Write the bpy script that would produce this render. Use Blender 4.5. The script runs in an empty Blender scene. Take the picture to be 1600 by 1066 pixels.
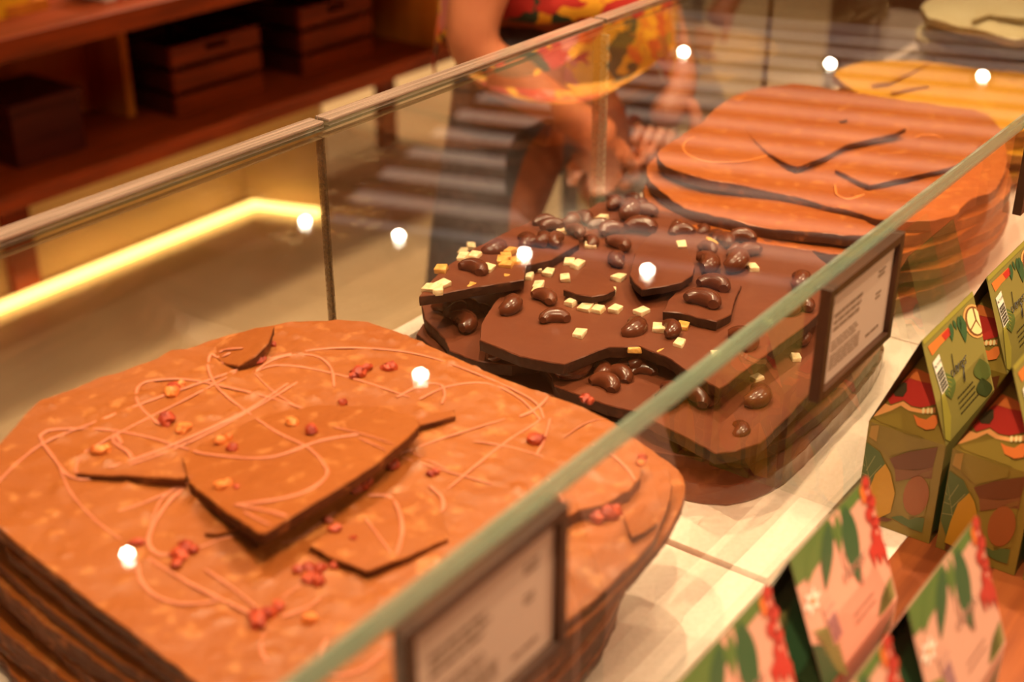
import bpy, bmesh, math, random
from mathutils import Vector, Matrix, noise
from mathutils.geometry import delaunay_2d_cdt
random.seed(7)
S = bpy.context.scene
COL = S.collection
PI = math.pi

# ------------------------------------------------------------------ camera frame (metres; counter top is z = 0, floor z = -0.9)
FPX, CX, CY = 2100.0, 800.0, 533.0
PITCH, YAW = math.radians(27.3), math.radians(36.5)
FH = Vector((math.cos(YAW), math.sin(YAW), 0)); RT = Vector((math.sin(YAW), -math.cos(YAW), 0))
FW = FH * math.cos(PITCH) + Vector((0, 0, -math.sin(PITCH)))
UP = FH * math.sin(PITCH) + Vector((0, 0, math.cos(PITCH)))
EYE = Vector((0, 0, .6))

def ray(p):
    return FW + RT * ((p[0] - CX) / FPX) - UP * ((p[1] - CY) / FPX)
def on_z(p, z=0.0):
    d = ray(p); return EYE + d * ((z - EYE.z) / d.z)
def on_y(p, y):
    d = ray(p); return EYE + d * ((y - EYE.y) / d.y)
def on_plane(p, q, n):
    d = ray(p); return EYE + d * ((q - EYE).dot(n) / d.dot(n))
def on_dist(p, D):
    d = ray(p); return EYE + d * (D / math.hypot(d.x, d.y))
def on_surf(p, H):
    z = .1
    for _ in range(14):
        q = on_z(p, z); z = H(q.x, q.y)
    q = on_z(p, z); return q

cam = bpy.data.cameras.new('camera'); co = bpy.data.objects.new('camera', cam); COL.objects.link(co)
cam.sensor_width = 36; cam.lens = FPX / 1600 * 36; cam.clip_start = .02; cam.clip_end = 60
M = Matrix((RT, UP, -FW)).transposed().to_4x4(); M.translation = EYE; co.matrix_world = M
cam.dof.use_dof = True; cam.dof.focus_distance = 1.13; cam.dof.aperture_fstop = 4.1
S.camera = co

# ------------------------------------------------------------------ materials
def srgb(r, g, b):
    f = lambda c: (c / 255) / 12.92 if c / 255 <= .04045 else ((c / 255 + .055) / 1.055) ** 2.4
    return (f(r), f(g), f(b), 1)
def newmat(name):
    m = bpy.data.materials.new(name); m.use_nodes = True
    return m, m.node_tree.nodes, m.node_tree.links, m.node_tree.nodes['Principled BSDF']
def mat(name, col, rough=.5, col2=None, scale=30, bump=0, bscale=None, spec=.5, coat=0, stretch=None, detail=4, contrast=(.35, .65), metal=0, sss=0):
    m, N, L, P = newmat(name)
    P.inputs['Base Color'].default_value = col; P.inputs['Roughness'].default_value = rough
    P.inputs['Specular IOR Level'].default_value = spec; P.inputs['Coat Weight'].default_value = coat; P.inputs['Metallic'].default_value = metal
    if sss:
        P.inputs['Subsurface Weight'].default_value = sss; P.inputs['Subsurface Radius'].default_value = (.01, .004, .002); P.inputs['Subsurface Scale'].default_value = .3
    if col2 or bump:
        tc = N.new('ShaderNodeTexCoord'); mp = N.new('ShaderNodeMapping'); L.new(tc.outputs['Object'], mp.inputs['Vector'])
        if stretch: mp.inputs['Scale'].default_value = stretch
    if col2:
        t = N.new('ShaderNodeTexNoise'); t.inputs['Scale'].default_value = scale; t.inputs['Detail'].default_value = detail
        L.new(mp.outputs['Vector'], t.inputs['Vector'])
        r = N.new('ShaderNodeValToRGB'); r.color_ramp.elements[0].position = contrast[0]; r.color_ramp.elements[1].position = contrast[1]
        r.color_ramp.elements[0].color = col; r.color_ramp.elements[1].color = col2
        L.new(t.outputs['Fac'], r.inputs['Fac']); L.new(r.outputs['Color'], P.inputs['Base Color'])
    if bump:
        t2 = N.new('ShaderNodeTexNoise'); t2.inputs['Scale'].default_value = bscale or scale; t2.inputs['Detail'].default_value = 5
        L.new(mp.outputs['Vector'], t2.inputs['Vector'])
        b = N.new('ShaderNodeBump'); b.inputs['Strength'].default_value = bump; b.inputs['Distance'].default_value = .004
        L.new(t2.outputs['Fac'], b.inputs['Height']); L.new(b.outputs['Normal'], P.inputs['Normal'])
    return m
def emis(name, col, st):
    m, N, L, P = newmat(name)
    P.inputs['Base Color'].default_value = (.8, .8, .8, 1)
    P.inputs['Emission Color'].default_value = col; P.inputs['Emission Strength'].default_value = st
    return m
def glassmat(name, tint=(.985, .983, .972, 1), edge=False, refl=1.0):
    m = bpy.data.materials.new(name); m.use_nodes = True; N = m.node_tree.nodes; L = m.node_tree.links
    N.clear(); out = N.new('ShaderNodeOutputMaterial')
    tr = N.new('ShaderNodeBsdfTransparent'); tr.inputs['Color'].default_value = tint
    gl = N.new('ShaderNodeBsdfGlossy'); gl.inputs['Roughness'].default_value = .0 if not edge else .12; gl.inputs['Color'].default_value = (1, 1, 1, 1)
    lw = N.new('ShaderNodeLayerWeight'); lw.inputs['Blend'].default_value = .5
    pw = N.new('ShaderNodeMath'); pw.operation = 'POWER'; pw.inputs[1].default_value = 4.3; L.new(lw.outputs['Facing'], pw.inputs[0])
    ma = N.new('ShaderNodeMath'); ma.operation = 'MULTIPLY_ADD'; ma.inputs[1].default_value = .94 * refl; ma.inputs[2].default_value = .04 * refl; ma.use_clamp = True; L.new(pw.outputs[0], ma.inputs[0])
    mx = N.new('ShaderNodeMixShader'); L.new(ma.outputs[0], mx.inputs['Fac'])
    base = tr
    if edge:
        di = N.new('ShaderNodeBsdfDiffuse'); di.inputs['Color'].default_value = edge
        tx = N.new('ShaderNodeTexCoord'); mp = N.new('ShaderNodeMapping'); mp.inputs['Scale'].default_value = (3, 160, 160)
        nz = N.new('ShaderNodeTexNoise'); nz.inputs['Scale'].default_value = 2.0; L.new(tx.outputs['Object'], mp.inputs['Vector']); L.new(mp.outputs['Vector'], nz.inputs['Vector'])
        rm = N.new('ShaderNodeMapRange'); rm.inputs['From Min'].default_value = .3; rm.inputs['From Max'].default_value = .7; rm.inputs['To Min'].default_value = .35; rm.inputs['To Max'].default_value = .85
        L.new(nz.outputs['Fac'], rm.inputs['Value'])
        m2 = N.new('ShaderNodeMixShader'); L.new(rm.outputs['Result'], m2.inputs['Fac'])
        L.new(tr.outputs[0], m2.inputs[1]); L.new(di.outputs[0], m2.inputs[2]); base = m2
    L.new(base.outputs[0], mx.inputs[1]); L.new(gl.outputs[0], mx.inputs[2]); L.new(mx.outputs[0], out.inputs['Surface'])
    return m

def choc(name, col, dark, light, rough, speck, bump):
    """chocolate: slow tone drift, pale crisp flecks and a fine lumpy relief"""
    m, N, L, P = newmat(name)
    P.inputs['Roughness'].default_value = rough; P.inputs['Specular IOR Level'].default_value = .45 if rough < .55 else .18
    tc = N.new('ShaderNodeTexCoord')
    n1 = N.new('ShaderNodeTexNoise'); n1.inputs['Scale'].default_value = 9; n1.inputs['Detail'].default_value = 3; L.new(tc.outputs['Object'], n1.inputs['Vector'])
    r1 = N.new('ShaderNodeValToRGB'); r1.color_ramp.elements[0].position = .3; r1.color_ramp.elements[1].position = .7
    r1.color_ramp.elements[0].color = dark; r1.color_ramp.elements[1].color = col; L.new(n1.outputs['Fac'], r1.inputs['Fac'])
    n2 = N.new('ShaderNodeTexNoise'); n2.inputs['Scale'].default_value = 75; n2.inputs['Detail'].default_value = 3; L.new(tc.outputs['Object'], n2.inputs['Vector'])
    r2 = N.new('ShaderNodeValToRGB'); r2.color_ramp.elements[0].position = .57; r2.color_ramp.elements[1].position = .70
    r2.color_ramp.elements[0].color = (0, 0, 0, 1); r2.color_ramp.elements[1].color = (speck * .75,) * 3 + (1,); L.new(n2.outputs['Fac'], r2.inputs['Fac'])
    mx = N.new('ShaderNodeMix'); mx.data_type = 'RGBA'; L.new(r2.outputs['Color'], mx.inputs[0]); L.new(r1.outputs['Color'], mx.inputs[6]); mx.inputs[7].default_value = light
    L.new(mx.outputs[2], P.inputs['Base Color'])
    b = N.new('ShaderNodeBump'); b.inputs['Strength'].default_value = bump; b.inputs['Distance'].default_value = .003
    n3 = N.new('ShaderNodeTexNoise'); n3.inputs['Scale'].default_value = 60; n3.inputs['Detail'].default_value = 4; L.new(tc.outputs['Object'], n3.inputs['Vector'])
    L.new(n3.outputs['Fac'], b.inputs['Height']); L.new(b.outputs['Normal'], P.inputs['Normal'])
    return m

MT = {}
MT['milk'] = choc('milk_chocolate', srgb(156, 83, 31), srgb(147, 74, 26), srgb(196, 124, 70), .42, .7, .42)
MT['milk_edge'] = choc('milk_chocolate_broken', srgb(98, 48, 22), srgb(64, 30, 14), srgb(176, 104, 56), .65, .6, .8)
MT['milk_red'] = choc('milk_chocolate_reddish', srgb(168, 86, 27), srgb(156, 74, 21), srgb(206, 126, 58), .40, .6, .5)
MT['dark'] = choc('dark_chocolate', srgb(112, 57, 35), srgb(100, 49, 30), srgb(130, 76, 50), .36, .15, .12)
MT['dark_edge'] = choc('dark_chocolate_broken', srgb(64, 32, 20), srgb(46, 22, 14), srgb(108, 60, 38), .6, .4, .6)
MT['dark_nut'] = choc('chocolate_coated_nut', srgb(100, 48, 28), srgb(82, 37, 21), srgb(136, 74, 44), .24, .3, .15)
MT['glossy_dark'] = choc('glossy_dark_chocolate', srgb(96, 46, 28), srgb(74, 32, 20), srgb(120, 60, 36), .16, .1, .1)
MT['gold'] = choc('caramel_chocolate', srgb(216, 150, 34), srgb(206, 138, 26), srgb(230, 172, 66), .45, .3, .25)
MT['white'] = choc('white_chocolate', srgb(226, 206, 164), srgb(212, 188, 142), srgb(238, 222, 186), .45, .4, .5)
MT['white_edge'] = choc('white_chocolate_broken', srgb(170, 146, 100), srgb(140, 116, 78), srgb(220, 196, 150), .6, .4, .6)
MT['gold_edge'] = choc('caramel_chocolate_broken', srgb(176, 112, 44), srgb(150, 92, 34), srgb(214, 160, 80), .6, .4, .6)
MT['pink'] = mat('pink_drizzle', srgb(196, 112, 82), .45, srgb(206, 122, 92), 40)
MT['orange_drizzle'] = mat('orange_drizzle', srgb(220, 128, 60), .45)
MT['berry'] = mat('dried_fruit', srgb(138, 34, 18), .5, srgb(190, 70, 32), 160, .5, 260)
MT['berry_orange'] = mat('dried_fruit_orange', srgb(206, 96, 40), .5, srgb(232, 138, 66), 160, .5, 260)
MT['cube'] = mat('candied_cube', srgb(226, 186, 136), .42, srgb(240, 212, 174), 180, .35, 220, sss=.15)
MT['cube_dark'] = mat('candied_cube_amber', srgb(206, 136, 60), .35, srgb(228, 170, 92), 180, .35, 220, sss=.15)
MT['stone'] = mat('cream_stone', srgb(234, 209, 194), .34, srgb(225, 199, 181), 240, .03, 500, detail=8, contrast=(.4, .7))
MT['stone_face'] = mat('cream_stone_edge', srgb(206, 180, 140), .5, srgb(216, 194, 154), 200)
MT['wood'] = mat('red_brown_wood', srgb(134, 66, 28), .38, srgb(112, 50, 20), 6, .12, 10, stretch=(1.2, 14, 14))
MT['wood_shelf'] = mat('shelf_wood', srgb(138, 50, 9), .5, srgb(106, 37, 6), 5, .1, 8, stretch=(1, 10, 10), spec=.2)
MT['wood_light'] = mat('lit_golden_wood', srgb(206, 120, 40), .5, srgb(190, 106, 32), 5, 0, stretch=(8, 8, 1), spec=.2)  # colour brightened to stand in for light inside the shelving
MT['wood_dark'] = mat('dark_crate_wood', srgb(84, 28, 14), .55, srgb(68, 20, 10), 6, .1, 9, stretch=(1, 10, 10), spec=.2)
MT['frame'] = mat('bronze_frame', srgb(72, 38, 16), .45, srgb(58, 29, 12), 30)
MT['card'] = mat('pinkish_card', srgb(192, 162, 148), .6)
MT['ink'] = mat('grey_ink', srgb(120, 92, 76), .6)
MT['black'] = mat('black_ink', srgb(34, 28, 22), .6)
MT['glass'] = glassmat('clear_glass')
MT['glass_top'] = glassmat('lid_upper_face', refl=1.7); MT['glass_under'] = glassmat('lid_lower_face', refl=.2)
MT['glass_edge'] = glassmat('green_glass_edge', (.66, .80, .72, 1), edge=srgb(140, 152, 136))
MT['seal'] = glassmat('clear_seal', (.80, .74, .68, 1), edge=srgb(158, 130, 116))
MT['rear_edge'] = glassmat('brown_glass_edge', (.93, .88, .80, 1), edge=srgb(150, 118, 84))
MT['seal_dark'] = mat('dark_seal', srgb(84, 70, 52), .4)
MT['floor'] = mat('floor_stone', srgb(206, 176, 142), .14, srgb(196, 164, 128), 3, .02, 20)
MT['wall'] = mat('warm_plaster', srgb(214, 190, 150), .8, srgb(206, 180, 140), 4)
MT['slat'] = mat('ceiling_slat', srgb(100, 62, 42), .6, srgb(84, 50, 34), 5, stretch=(1, 8, 8))
MT['ceil'] = mat('ceiling_paint', srgb(110, 84, 62), .8)
MT['ceil_glow'] = emis('added_glow_panel', (.95, .84, .80, 1), .10)
MT['led'] = emis('led_diffuser', (1, .58, .15, 1), 2.6)
MT['lamp'] = emis('lamp_lens', (1, .90, .70, 1), 60)
MT['lamp_dim'] = emis('lamp_lens_dim', (1, .92, .78, 1), 8)
MT['metal'] = mat('lamp_housing', srgb(60, 54, 48), .4, metal=.6)
MT['skin'] = mat('skin', srgb(190, 112, 76), .5, srgb(178, 100, 66), 20, sss=.1)
MT['jeans'] = mat('grey_denim', srgb(116, 110, 114), .8, srgb(98, 92, 96), 60, .2, 300)
MT['hair'] = mat('dark_hair', srgb(40, 26, 18), .5)
MT['shoe'] = mat('dark_shoe', srgb(50, 40, 36), .5)
MT['grey'] = mat('grey_laminate', srgb(128, 116, 110), .45, srgb(118, 106, 100), 20)
MT['cream'] = mat('cream_laminate', srgb(214, 190, 152), .6)
MT['yellow'] = mat('yellow_card', srgb(226, 160, 20), .5)

def floral(name):
    """yellow shirt cloth printed with red, orange and dark green leaves"""
    m, N, L, P = newmat(name); P.inputs['Roughness'].default_value = .8
    tc = N.new('ShaderNodeTexCoord')
    v = N.new('ShaderNodeTexVoronoi'); v.inputs['Scale'].default_value = 21; v.inputs['Randomness'].default_value = 1
    nz = N.new('ShaderNodeTexNoise'); nz.inputs['Scale'].default_value = 14
    ad = N.new('ShaderNodeMix'); ad.data_type = 'VECTOR'; ad.inputs[0].default_value = .18
    L.new(tc.outputs['Object'], nz.inputs['Vector']); L.new(tc.outputs['Object'], ad.inputs[4]); L.new(nz.outputs['Color'], ad.inputs[5]); L.new(ad.outputs[1], v.inputs['Vector'])
    sp = N.new('ShaderNodeSeparateColor'); L.new(v.outputs['Color'], sp.inputs[0])
    r = N.new('ShaderNodeValToRGB'); r.color_ramp.interpolation = 'CONSTANT'
    cs = [(0, srgb(222, 150, 24)), (.30, srgb(176, 30, 18)), (.58, srgb(226, 164, 34)), (.68, srgb(40, 52, 30)), (.82, srgb(214, 92, 24)), (.93, srgb(200, 110, 100))]
    e = r.color_ramp.elements; e[0].position = 0; e[0].color = cs[0][1]; e[1].position = cs[1][0]; e[1].color = cs[1][1]
    for p, c in cs[2:]:
        k = e.new(p); k.color = c
    L.new(sp.outputs[0], r.inputs['Fac']); L.new(r.outputs['Color'], P.inputs['Base Color'])
    return m
MT['floral'] = floral('floral_cloth')
# printed inks on the cartons, and the painted shade of their folds
INK = {k: mat('print_' + k, srgb(*c), .42) for k, c in dict(
    olive=(130, 116, 60), ochre=(168, 126, 56), green=(80, 94, 46), deep=(44, 58, 30), vein=(150, 142, 90), mustard=(188, 134, 34), brown=(104, 56, 28),
    tan=(146, 78, 36), red=(184, 46, 36), redlight=(214, 74, 50), orange=(212, 112, 50), peach=(232, 160, 96), cream=(232, 208, 150), seed=(66, 54, 30),
    white=(232, 218, 206), black=(40, 30, 24), lime=(150, 136, 56), bark=(122, 72, 40), pod=(132, 108, 40), pink=(206, 150, 132), leaf=(84, 108, 54), leafdark=(52, 84, 52),
    scarlet=(176, 52, 44), fold_shade=(34, 34, 22), palm=(120, 116, 66), purple=(140, 96, 110), text=(150, 104, 88)).items()}

# ------------------------------------------------------------------ objects
def tag(o, label=None, cat=None, group=None, kind=None):
    if label: o['label'] = label
    if cat: o['category'] = cat
    if group: o['group'] = group
    if kind: o['kind'] = kind
    return o
def empty(name, loc, rz=0):
    o = bpy.data.objects.new(name, None); COL.objects.link(o); o.location = loc; o.rotation_euler = (0, 0, rz); o.empty_display_size = .02
    return o
def obj(name, bm, mats, parent=None, loc=None, smooth=False, sharp=40):
    """link a bmesh given in world metres (or in the parent's frame when it has a parent) as one mesh object"""
    me = bpy.data.meshes.new(name)
    bmesh.ops.recalc_face_normals(bm, faces=bm.faces[:])
    bm.to_mesh(me); bm.free()
    for m in (mats if isinstance(mats, (list, tuple)) else [mats]): me.materials.append(m)
    if smooth:
        me.polygons.foreach_set('use_smooth', [True] * len(me.polygons)); me.set_sharp_from_angle(angle=math.radians(sharp))
    o = bpy.data.objects.new(name, me); COL.objects.link(o)
    if parent: o.parent = parent
    elif loc is None and len(me.vertices):
        c = [v.co for v in me.vertices]
        b = Vector((sum(v.x for v in c) / len(c), sum(v.y for v in c) / len(c), min(v.z for v in c)))
        me.transform(Matrix.Translation(-b)); o.location = b
    if loc is not None: o.location = loc
    return o
def copy_tree(o, parent=None):
    c = o.copy(); COL.objects.link(c)
    if parent: c.parent = parent
    for ch in o.children: copy_tree(ch, c)
    return c
def shift(bm, v):
    bmesh.ops.translate(bm, verts=bm.verts[:], vec=v); return bm

def add_box(bm, lo, hi, mi=0, bev=0):
    lo, hi = Vector(lo), Vector(hi)
    vs = [bm.verts.new((x, y, z)) for x in (lo.x, hi.x) for y in (lo.y, hi.y) for z in (lo.z, hi.z)]
    fs = [bm.faces.new([vs[i] for i in q]) for q in ((0, 1, 3, 2), (4, 6, 7, 5), (0, 4, 5, 1), (2, 3, 7, 6), (0, 2, 6, 4), (1, 5, 7, 3))]
    for f in fs: f.material_index = mi
    if bev:
        es = list({e for f in fs for e in f.edges})
        bmesh.ops.bevel(bm, geom=es, offset=bev, segments=2, affect='EDGES', profile=.5)
    return fs
def box(lo, hi, bev=0):
    bm = bmesh.new(); add_box(bm, lo, hi, 0, bev); return bm
def add_tube(bm, pts, rad, seg=8, flat=1.0, mi=0, cap=True):
    pts = [Vector(p) for p in pts]; n = len(pts); rings = []
    rad = rad if isinstance(rad, (list, tuple)) else [rad] * n
    for i, p in enumerate(pts):
        t = (pts[min(i + 1, n - 1)] - pts[max(i - 1, 0)])
        t = t.normalized() if t.length > 1e-9 else Vector((0, 0, 1))
        u = Vector((0, 0, 1)) if abs(t.z) < .95 else Vector((1, 0, 0))
        a = t.cross(u).normalized(); b = a.cross(t).normalized()
        r = rad[i]
        rings.append([bm.verts.new(p + a * (math.cos(2 * PI * k / seg) * r) + b * (math.sin(2 * PI * k / seg) * r * flat)) for k in range(seg)])
    for i in range(n - 1):
        for k in range(seg):
            f = bm.faces.new((rings[i][k], rings[i][(k + 1) % seg], rings[i + 1][(k + 1) % seg], rings[i + 1][k])); f.material_index = mi
    if cap:
        for r in (rings[0], rings[-1]):
            f = bm.faces.new(r); f.material_index = mi
    return rings
def spline(pts, n=8):
    P = [Vector(p) for p in pts]
    if len(P) < 3: return P
    out = []
    for i in range(len(P) - 1):
        a, b, c, d = P[max(i - 1, 0)], P[i], P[i + 1], P[min(i + 2, len(P) - 1)]
        for k in range(n):
            t = k / n
            out.append(.5 * ((2 * b) + (c - a) * t + (2 * a - 5 * b + 4 * c - d) * t * t + (3 * b - a - 3 * c + d) * t ** 3))
    out.append(P[-1]); return out
def lathe(bm, prof, seg=24, mi=0):
    rings = [[bm.verts.new((r * math.cos(2 * PI * k / seg), r * math.sin(2 * PI * k / seg), z)) for k in range(seg)] for r, z in prof]
    for i in range(len(rings) - 1):
        for k in range(seg):
            f = bm.faces.new((rings[i][k], rings[i][(k + 1) % seg], rings[i + 1][(k + 1) % seg], rings[i + 1][k])); f.material_index = mi
    for r in (rings[0], rings[-1]): bm.faces.new(r).material_index = mi

# ------------------------------------------------------------------ broken chocolate sheets
def area2(P):
    return sum(P[i].x * P[(i + 1) % len(P)].y - P[(i + 1) % len(P)].x * P[i].y for i in range(len(P))) / 2
def resample(poly, step, jag=0, rounds=0, seed=0):
    P = [Vector((p[0], p[1])) for p in poly]
    for _ in range(rounds):                                   # corner cutting
        Q = []
        for i in range(len(P)):
            a, b = P[i], P[(i + 1) % len(P)]; Q += [a.lerp(b, .25), a.lerp(b, .75)]
        P = Q
    if area2(P) < 0: P.reverse()
    out = []
    for i in range(len(P)):
        a, b = P[i], P[(i + 1) % len(P)]; k = max(1, int((b - a).length / step))
        for j in range(k): out.append(a.lerp(b, j / k))
    if jag:
        n = len(out); res = []
        for i, p in enumerate(out):
            t = (out[(i + 1) % n] - out[i - 1]); t = t.normalized() if t.length > 1e-9 else Vector((1, 0))
            d = noise.noise(Vector((p.x * 90, p.y * 90, seed))) * .6 + noise.noise(Vector((p.x * 300, p.y * 300, seed + 5))) * .4
            res.append(p + Vector((t.y, -t.x)) * d * jag)
        out = res
    return out
def inset(P, d):
    n = len(P); out = []
    for i in range(n):
        t = P[(i + 1) % n] - P[i - 1]
        t = t.normalized() if t.length > 1e-9 else Vector((1, 0))
        out.append(P[i] + Vector((-t.y, t.x)) * d)
    return out
def inside(p, P):
    c = False; n = len(P); j = n - 1
    for i in range(n):
        if (P[i].y > p.y) != (P[j].y > p.y) and p.x < (P[j].x - P[i].x) * (p.y - P[i].y) / (P[j].y - P[i].y) + P[i].x: c = not c
        j = i
    return c
def sheet(name, poly, H, th, mats, grid=.009, step=.004, jag=.0012, rounds=0, seed=0, wave=.0006, rim=.0006, parent=None, bulge=None):
    """a sheet of chocolate: outline in metres, top height H(x, y), thickness th; materials = (top, broken edge)"""
    O = resample(poly, step, jag, rounds, seed); I = inset(O, rim)
    def top(x, y):
        return H(x, y) + noise.noise(Vector((x * 22, y * 22, seed))) * wave * 1.6 + noise.noise(Vector((x * 70, y * 70, seed + 3))) * wave * .7 + (bulge(x, y) if bulge else 0)
    vs = [Vector((p.x, p.y)) for p in I]; n = len(vs)
    edges = [(i, (i + 1) % n) for i in range(n)]
    xs = [p.x for p in O]; ys = [p.y for p in O]
    inner = inset(O, rim + grid * .5); rnd = random.Random(seed)
    x = min(xs)
    while x < max(xs):
        y = min(ys)
        while y < max(ys):
            q = Vector((x + rnd.uniform(-.2, .2) * grid, y + rnd.uniform(-.2, .2) * grid))
            if inside(q, inner): vs.append(q)
            y += grid
        x += grid
    V, E_, F, OV, OE, OF = delaunay_2d_cdt(vs, edges, [], 1, 1e-6)
    bm = bmesh.new(); bv = [bm.verts.new((v.x, v.y, top(v.x, v.y))) for v in V]
    mp = {}
    for i, ol in enumerate(OV):
        for o in ol: mp[o] = i
    for f in F:
        try: bm.faces.new([bv[i] for i in f])
        except ValueError: pass
    rings = [[bv[mp[i]] for i in range(n)]]
    prof = [(0, -.0006 - rim * .5), (.0, -th * .5), (.0004, -th + rim * .5)]
    for k, (ins, dz) in enumerate(prof):
        R = inset(O, ins)
        rings.append([bm.verts.new((p.x + (noise.noise(Vector((p.x * 200, p.y * 200, k + seed))) * jag * .6), p.y, top(p.x, p.y) + dz)) for p in R])
    J = inset(O, rim * 1.3)
    rings.append([bm.verts.new((p.x, p.y, top(p.x, p.y) - th)) for p in J])
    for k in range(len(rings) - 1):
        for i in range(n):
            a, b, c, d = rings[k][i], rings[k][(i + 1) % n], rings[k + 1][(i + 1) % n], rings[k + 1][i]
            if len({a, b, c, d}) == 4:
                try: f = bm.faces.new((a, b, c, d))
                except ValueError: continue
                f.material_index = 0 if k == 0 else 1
    try:
        f = bm.faces.new(list(reversed(rings[-1]))); f.material_index = 1; bmesh.ops.triangulate(bm, faces=[f])
    except ValueError: pass
    for v in [v for v in bm.verts if not v.link_faces]: bm.verts.remove(v)
    return obj(name, bm, mats, parent, smooth=True, sharp=32)
def tilt(base, pts):
    """height = base(x, y) + plane through lifts given at three pixel points"""
    A = [on_surf(p, base) for p, _ in pts]; l = [q for _, q in pts]
    m = Matrix([(a.x, a.y, 1) for a in A]); s = m.inverted() @ Vector(l)
    return lambda x, y: base(x, y) + s.x * x + s.y * y + s.z
def pxpoly(P, H, ymin=.3285, ymax=.764):
    out = []
    for p in P:
        q = on_surf(p, H); out.append((q.x, min(max(q.y, ymin), ymax)))
    return out
def child_at(name, bm, mats, par, smooth=True):
    shift(bm, -par.location); return obj(name, bm, mats, par, smooth=smooth)

def lump(p, r, rnd, sq=.75):
    bm = bmesh.new(); bmesh.ops.create_icosphere(bm, subdivisions=2, radius=1)
    sx, sy = rnd.uniform(.75, 1.3), rnd.uniform(.7, 1.1); a = rnd.uniform(0, PI); o = rnd.uniform(0, 50)
    R = Matrix.Rotation(a, 3, 'Z')
    for v in bm.verts:
        k = 1 + .42 * noise.noise(v.co * 1.5 + Vector((o, 0, 0))) + .25 * noise.noise(v.co * 3.6 + Vector((0, o, 0)))
        c = R @ Vector((v.co.x * sx, v.co.y * sy, v.co.z * sq)) * (r * k); v.co = Vector(p) + c + Vector((0, 0, r * sq * .45))
    return bm
def cashew(p, ang, s, sink, curl=1.0, rnd=random):
    """kidney shaped nut lying in the chocolate"""
    bm = bmesh.new(); pts = []; rad = []
    n = 11; R = .0085 * s
    for i in range(n):
        t = i / (n - 1); a = (t - .5) * 2.7 * curl
        pts.append(Vector((math.sin(a) * R, (1 - math.cos(a)) * R * 1.0 - R * .35, math.sin(t * PI) * .0012)))
        rad.append((.0012 + .0052 * math.sin(PI * min(max(t * .92 + .04, 0), 1)) ** .55) * s * (1.06 - .18 * t))
    add_tube(bm, pts, rad, 10, .92)
    bmesh.ops.subdivide_edges(bm, edges=bm.edges[:], cuts=1, use_grid_fill=True, smooth=.4)
    M_ = Matrix.Translation(Vector(p) + Vector((0, 0, .0048 * s - sink))) @ Matrix.Rotation(ang, 4, 'Z') @ Matrix.Rotation(rnd.uniform(-.25, .25), 4, 'X')
    bm.transform(M_); return bm
def cubelet(p, ang, sx, sy, sz, tl, rnd):
    bm = bmesh.new(); add_box(bm, (-sx, -sy, 0), (sx, sy, sz))
    for v in bm.verts: v.co += Vector((rnd.uniform(-1, 1) * sx * .22, rnd.uniform(-1, 1) * sy * .22, rnd.uniform(-1, 1) * sz * .12))
    bmesh.ops.bevel(bm, geom=bm.edges[:], offset=sz * .16, segments=2, affect='EDGES', profile=.5)
    bm.transform(Matrix.Translation(Vector(p) - Vector((0, 0, sz * .18))) @ Matrix.Rotation(ang, 4, 'Z') @ Matrix.Rotation(tl, 4, 'X'))
    return bm
ORD = ['topmost', 'second', 'third', 'fourth', 'fifth', 'sixth', 'seventh', 'eighth', 'ninth', 'tenth', 'eleventh', 'twelfth']

# ================================================================== SETTING
FLZ, CEZ = -.9, 1.7
st = lambda name, bm, m: tag(obj(name, bm, m), kind='structure')
st('floor', box((-2.5, -3, FLZ - .05), (9, 6, FLZ)), MT['floor'])
st('wall_left', box((-2.5, 5.0, FLZ), (9, 5.1, CEZ)), MT['wall'])
st('wall_far', box((8.9, -3, FLZ), (9, 5.0, CEZ)), MT['wall'])
st('wall_right', box((-2.5, -3, FLZ), (9, -2.9, CEZ)), MT['wall'])
st('wall_near', box((-2.5, -2.9, FLZ), (-2.4, 5.0, CEZ)), MT['wall'])
st('ceiling', box((-2.5, -3, CEZ + .12), (9, 6, CEZ + .2)), MT['ceil'])
# slatted zone: sheet with added glow for the bright bands, timber slats under it, running along the lamp rows
SD = Vector((.292, -.956, 0)); SN = Vector((.956, .292, 0))
bm = bmesh.new()
o0 = Vector((3.25, 3.1, 0))
def quad_prism(bm, c, hu, hv, z0, z1, mi=0):
    vs = [bm.verts.new(c + SD * a * hu + SN * b * hv + Vector((0, 0, z))) for z in (z0, z1) for a, b in ((-1, -1), (1, -1), (1, 1), (-1, 1))]
    for q in ((0, 1, 2, 3), (4, 5, 6, 7), (0, 1, 5, 4), (1, 2, 6, 5), (2, 3, 7, 6), (3, 0, 4, 7)):
        bm.faces.new([vs[i] for i in q]).material_index = mi
CZ = SN * 5.75 + SD * -.58
quad_prism(bm, Vector((CZ.x, CZ.y, 0)), 1.56, 1.68, CEZ + .02, CEZ + .05)
st('ceiling_panel', bm, MT['ceil_glow'])
bm = bmesh.new(); k = 0
while k * .262 < 3.3:
    c = CZ + SN * (-1.64 + k * .262); quad_prism(bm, Vector((c.x, c.y, 0)), 1.60, .062, CEZ + .004, CEZ + .018); k += 1
st('ceiling_slats', bm, MT['slat'])

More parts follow.
